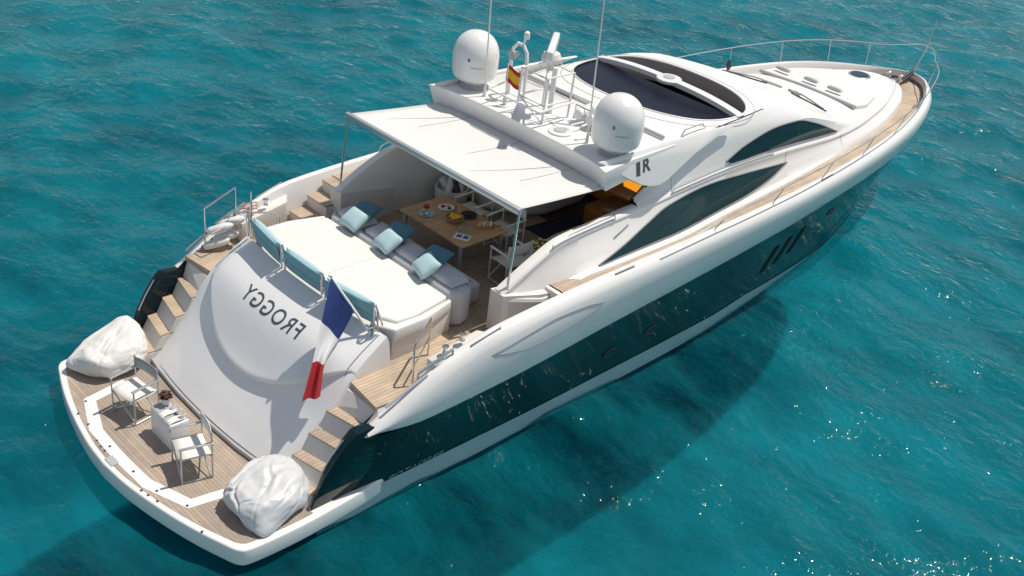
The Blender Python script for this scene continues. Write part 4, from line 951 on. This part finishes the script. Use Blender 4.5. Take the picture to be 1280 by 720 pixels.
# dining table and what is on it
t = thing('dining_table', 'rectangular teak dining table laid with food in the shaded cockpit', 'table', (7.78, .22, 1.906))
m = MB(); m.box((0, 0, .695), (1.16, 1.76, .045)); m.build('tabletop', TEAKT, t, bevel=.02, seg=3)
for x in (-.5, .5):
    for y in (-.78, .78): m = MB(); m.box((x, y, .336), (.06, .06, .672)); m.build('leg', ALU, t, bevel=.006)
TZ = 1.906+.719
def ob(mb, name, mats, loc, label, cat, **k):
    o = mb.build(name, mats, None, **k); o.location = loc; tag(o, label, cat); return o
t = thing('cake_stand', 'glass plate with a red jam jar at the far corner of the dining table', 'plate', (7.50, .68, TZ))
m = MB(); m.lathe([(.08, 0), (.16, .012), (.17, .02), (.15, .018), (.001, .012)], n=28); m.build('glass_plate', GLS, t)
m = MB(); m.lathe([(.05, .02), (.055, .05), (.055, .13), (.001, .132)], n=20); m.build('jam_jar', GLS, t)
m = MB(); m.lathe([(.052, .133), (.06, .14), (.058, .19), (.001, .195)], n=20); m.build('jam', REDP, t)
t = thing('fruit_bowl', 'terracotta bowl of yellow fruit at the centre of the dining table', 'bowl', (7.76, .17, TZ))
m = MB(); m.lathe([(.09, 0), (.16, .05), (.18, .10), (.165, .10), (.145, .055), (.001, .03)], n=28); m.build('bowl', CERB, t)
for k, (x, y) in enumerate(((.05, .02), (-.05, .04), (0, -.06), (.07, -.05), (-.06, -.03), (.01, .08))):
    m = MB(); m.lathe([(.001, -.045), (.03, -.03), (.042, 0), (.03, .03), (.001, .048)], (x, y, .095), 12, ax=(.6, .3*k-.8, .4)); m.build('lemon', LEMON, t)
t = thing('grape_dish', 'dark dish heaped with black grapes beside the fruit bowl on the dining table', 'dish', (8.12, .16, TZ))
m = MB(); m.lathe([(.08, 0), (.15, .03), (.16, .045), (.14, .04), (.001, .02)], n=24); m.build('dish', RUBBER, t)
rg = random.Random(2); m = MB()
for k in range(60):
    a = rg.random()*6.28; r_ = .12*rg.random()**.5; c = (r_*math.cos(a), r_*math.sin(a), .05+.05*(1-(r_/.12)**2)*rg.random()+.01); m.lathe([(.001, -.018), (.014, -.011), (.018, 0), (.014, .011), (.001, .018)], c, 8)
m.build('grapes', DFOOD, t)
t = thing('bread_board', 'wooden paddle board with sliced bread on the near forward side of the dining table', 'board', (8.10, -.30, TZ), R(60))
m = MB(); m.box((0, 0, .01), (.22, .34, .018)); m.tube([(0, -.17, .01), (0, -.33, .01)], .016, 8); m.build('board', WOOD, t, bevel=.006)
for k in range(4): m = MB(); m.lathe([(.001, -.012), (.06, -.01), (.062, .01), (.001, .012)], (0, -.10+.065*k, .05), 14, ax=(0, 1, .6)); m.build('bread_slice', BREAD if k % 2 else CER, t)
t = thing('serving_plate', 'white plate of sliced food at the far forward corner of the dining table', 'plate', (7.98, .66, TZ))
m = MB(); m.lathe([(.09, 0), (.15, .012), (.155, .02), (.14, .017), (.001, .01)], n=28); m.build('plate', CER, t)
for k, (x, y) in enumerate(((.05, 0), (-.03, .05), (-.04, -.05), (.02, -.08))): m = MB(); m.lathe([(.001, 0), (.04, .005), (.035, .03), (.001, .035)], (x, y, .018), 12); m.build('food_slice', (BREAD, REDP, CER, LEAF)[k], t)
t = thing('pepper_mill', 'slim wooden pepper mill standing behind the fruit bowl on the table', 'mill', (7.95, .36, TZ))
m = MB(); m.lathe([(.03, 0), (.022, .08), (.03, .16), (.018, .2), (.028, .24), (.001, .27)], n=16); m.build('mill_body', CERB, t)
t = thing('magazine', 'open white leaflet with blue pictures at the near corner of the dining table', 'magazine', (7.46, -.38, TZ), R(28))
m = MB(); m.box((0, 0, .004), (.22, .30, .006)); m.build('pages', PAPER, t)
for y in (-.07, .06): m = MB(); m.box((.01, y, .0085), (.12, .095, .002)); m.build('picture', PRINT, t)
for x, y, lb in ((7.58, -.18, 'clear drinking glass between the fruit bowl and the leaflet'), (7.70, -.30, 'clear drinking glass between the bread board and the leaflet'), (7.62, .42, 'clear drinking glass between the jam plate and the fruit bowl')):
    m = MB(); m.lathe([(.03, 0), (.036, .11), (.032, .11), (.027, .01), (.001, .008)], n=16); ob(m, 'drinking_glass', GLS, (x, y, TZ), lb, 'glass')
# tub with towels
t = thing('towel_tub', 'round white tub of grey towels standing by the far cockpit wall', 'tub', (9.0, 1.62, 1.906))
m = MB(); m.lathe([(.24, 0), (.30, .05), (.34, .40), (.345, .52), (.31, .52), (.29, .40), (.001, .36)], n=32); m.build('tub', CREAM, t)
for k, (x, y) in enumerate(((.12, .05), (-.1, .1), (0, -.13), (.16, -.12), (-.15, -.08))): m = MB(); m.lathe([(.001, -.17), (.07, -.165), (.08, 0), (.07, .165), (.001, .17)], (x*.9, y*.9, .54), 14, ax=(.3*k-.6, .4, .7)); m.build('rolled_towel', TOWEL if k != 2 else RUBBER, t)

# flags
t = thing('national_flag', 'limp blue white and red flag on a slanting white staff at the stern', 'flag', (4.30, -1.80, 2.50))
O = Vector((4.30, -1.80, 2.50)); A0 = Vector((3.93, -1.18, 3.33)); B0 = O+(A0-O)*.45
m = MB(); m.tube([Vector((0, 0, -.06)), A0-O], [.026, .02], 10); m.lathe([(.001, -.01), (.035, .0), (.035, .03), (.001, .05)], A0-O, 12); st_ = m.build('flagstaff', WHTPAINT, t)
m = MB(); m.lathe([(.05, -.06), (.04, .05)], (0, 0, 0), 12); m.build('staff_socket', STEEL, t)
LE = [(3.93, -1.18, 3.32), (3.60, -1.42, 2.76), (3.32, -1.60, 2.22), (3.02, -1.76, 1.70)]
RE = [(4.14, -1.54, 2.82), (3.84, -1.56, 2.40), (3.50, -1.68, 2.15), (3.31, -1.84, 1.68)]
def flag_pt(u, v):
    a = Vector([float(pch(range(4), [p[i] for p in LE], u*3)) for i in range(3)]); b = Vector([float(pch(range(4), [p[i] for p in RE], u*3)) for i in range(3)])
    p = a*(1-v)+b*v
    w_ = (.012+.04*min(1, u*1.6))*math.sin(v*8.5+u*1.2+.4)+.012*math.sin(u*8+v*3)
    return p+Vector((-.55, -.75, .25))*w_-O
for k, mt, nm in ((0, BLUEF, 'blue_band'), (1, WHF, 'white_band'), (2, REDF, 'red_band')):
    m = MB(); m.grid([[flag_pt((k+q)/3, v) for v in S(0.01, 1, 33)] for q in S(0, 1, 14)]); m.build(nm, mt, t, angle=180)
t = thing('courtesy_flag', 'small yellow and red flag hanging below the mast hoop', 'flag', (9.40, .80, 4.42))
m = MB(); m.tube([(0, 0, 0), (-.02, 0, .80)], .012, 8); m.lathe([(.04, 0), (.05, .10), (.02, .16)], (0, 0, 0), 10); m.build('flagstaff', WHTPAINT, t)
for k, (q0, q1, mt, nm) in enumerate(((0, .25, REDF, 'red_band'), (.25, .75, YEL, 'yellow_band'), (.75, 1, REDF, 'red_band'))):
    m = MB(); m.grid([[(-.03+.17*u+.02*math.sin(u*7), .02-.22*u, .80-.34*q-.16*u) for u in S(0, 1, 12)] for q in S(q0, q1, 5)]); m.build(nm, mt, t, angle=180)

# fenders in the quarter basket
for k, (x, z_) in enumerate(((4.22, 2.05), (4.42, 2.14), (4.30, 2.33), (4.55, 2.40))):
    lb = ('lowest grey fender nearest the stern in the far quarter rail', 'lower grey fender toward the bow in the far quarter rail', 'upper grey fender nearest the stern in the far quarter rail', 'topmost grey fender toward the bow in the far quarter rail')[k]
    t = thing('fender', lb, 'fender', (x, 2.64, z_), 0, 'fenders in the far quarter rail')
    m = MB(); m.lathe([(.02, -.25), (.04, -.23), (.075, -.17), (.08, 0), (.075, .17), (.04, .23), (.02, .25)], n=18, ax=(.75, -.35, .22)); m.build('fender_body', FEND, t)
    m = MB(); m.lathe([(.04, -.26), (.03, -.225)], n=12, ax=(.75, -.35, .22)); m.build('fender_cap', RUBBER, t)

# joints in the mouldings
for s in (1, -1):
    for x, z0, z1 in ((15.25, 3.02, 3.30), (11.0, 3.42, 3.80), (17.9, 2.80, 3.05)):
        m = MB(); P = []
        for zz in S(z0, z1, 10):
            h = WB.ray_cast(Vector((x+.05*(zz-z0), -6, zz)), Vector((0, 1, 0)))
            if h[0] is not None: P.append((h[0].x, -s*(h[0].y-.001), h[0].z))
        if len(P) > 2: m.tube(P, .005, 5); m.build('moulding_joint', GROOVE, yacht)
for y in (-.72, .72):
    m = MB(); m.tube([(x, y, roof_z(x, y)+.001) for x in S(15.2, 18.2, 20)], .004, 5); m.build('moulding_joint', GROOVE, yacht)
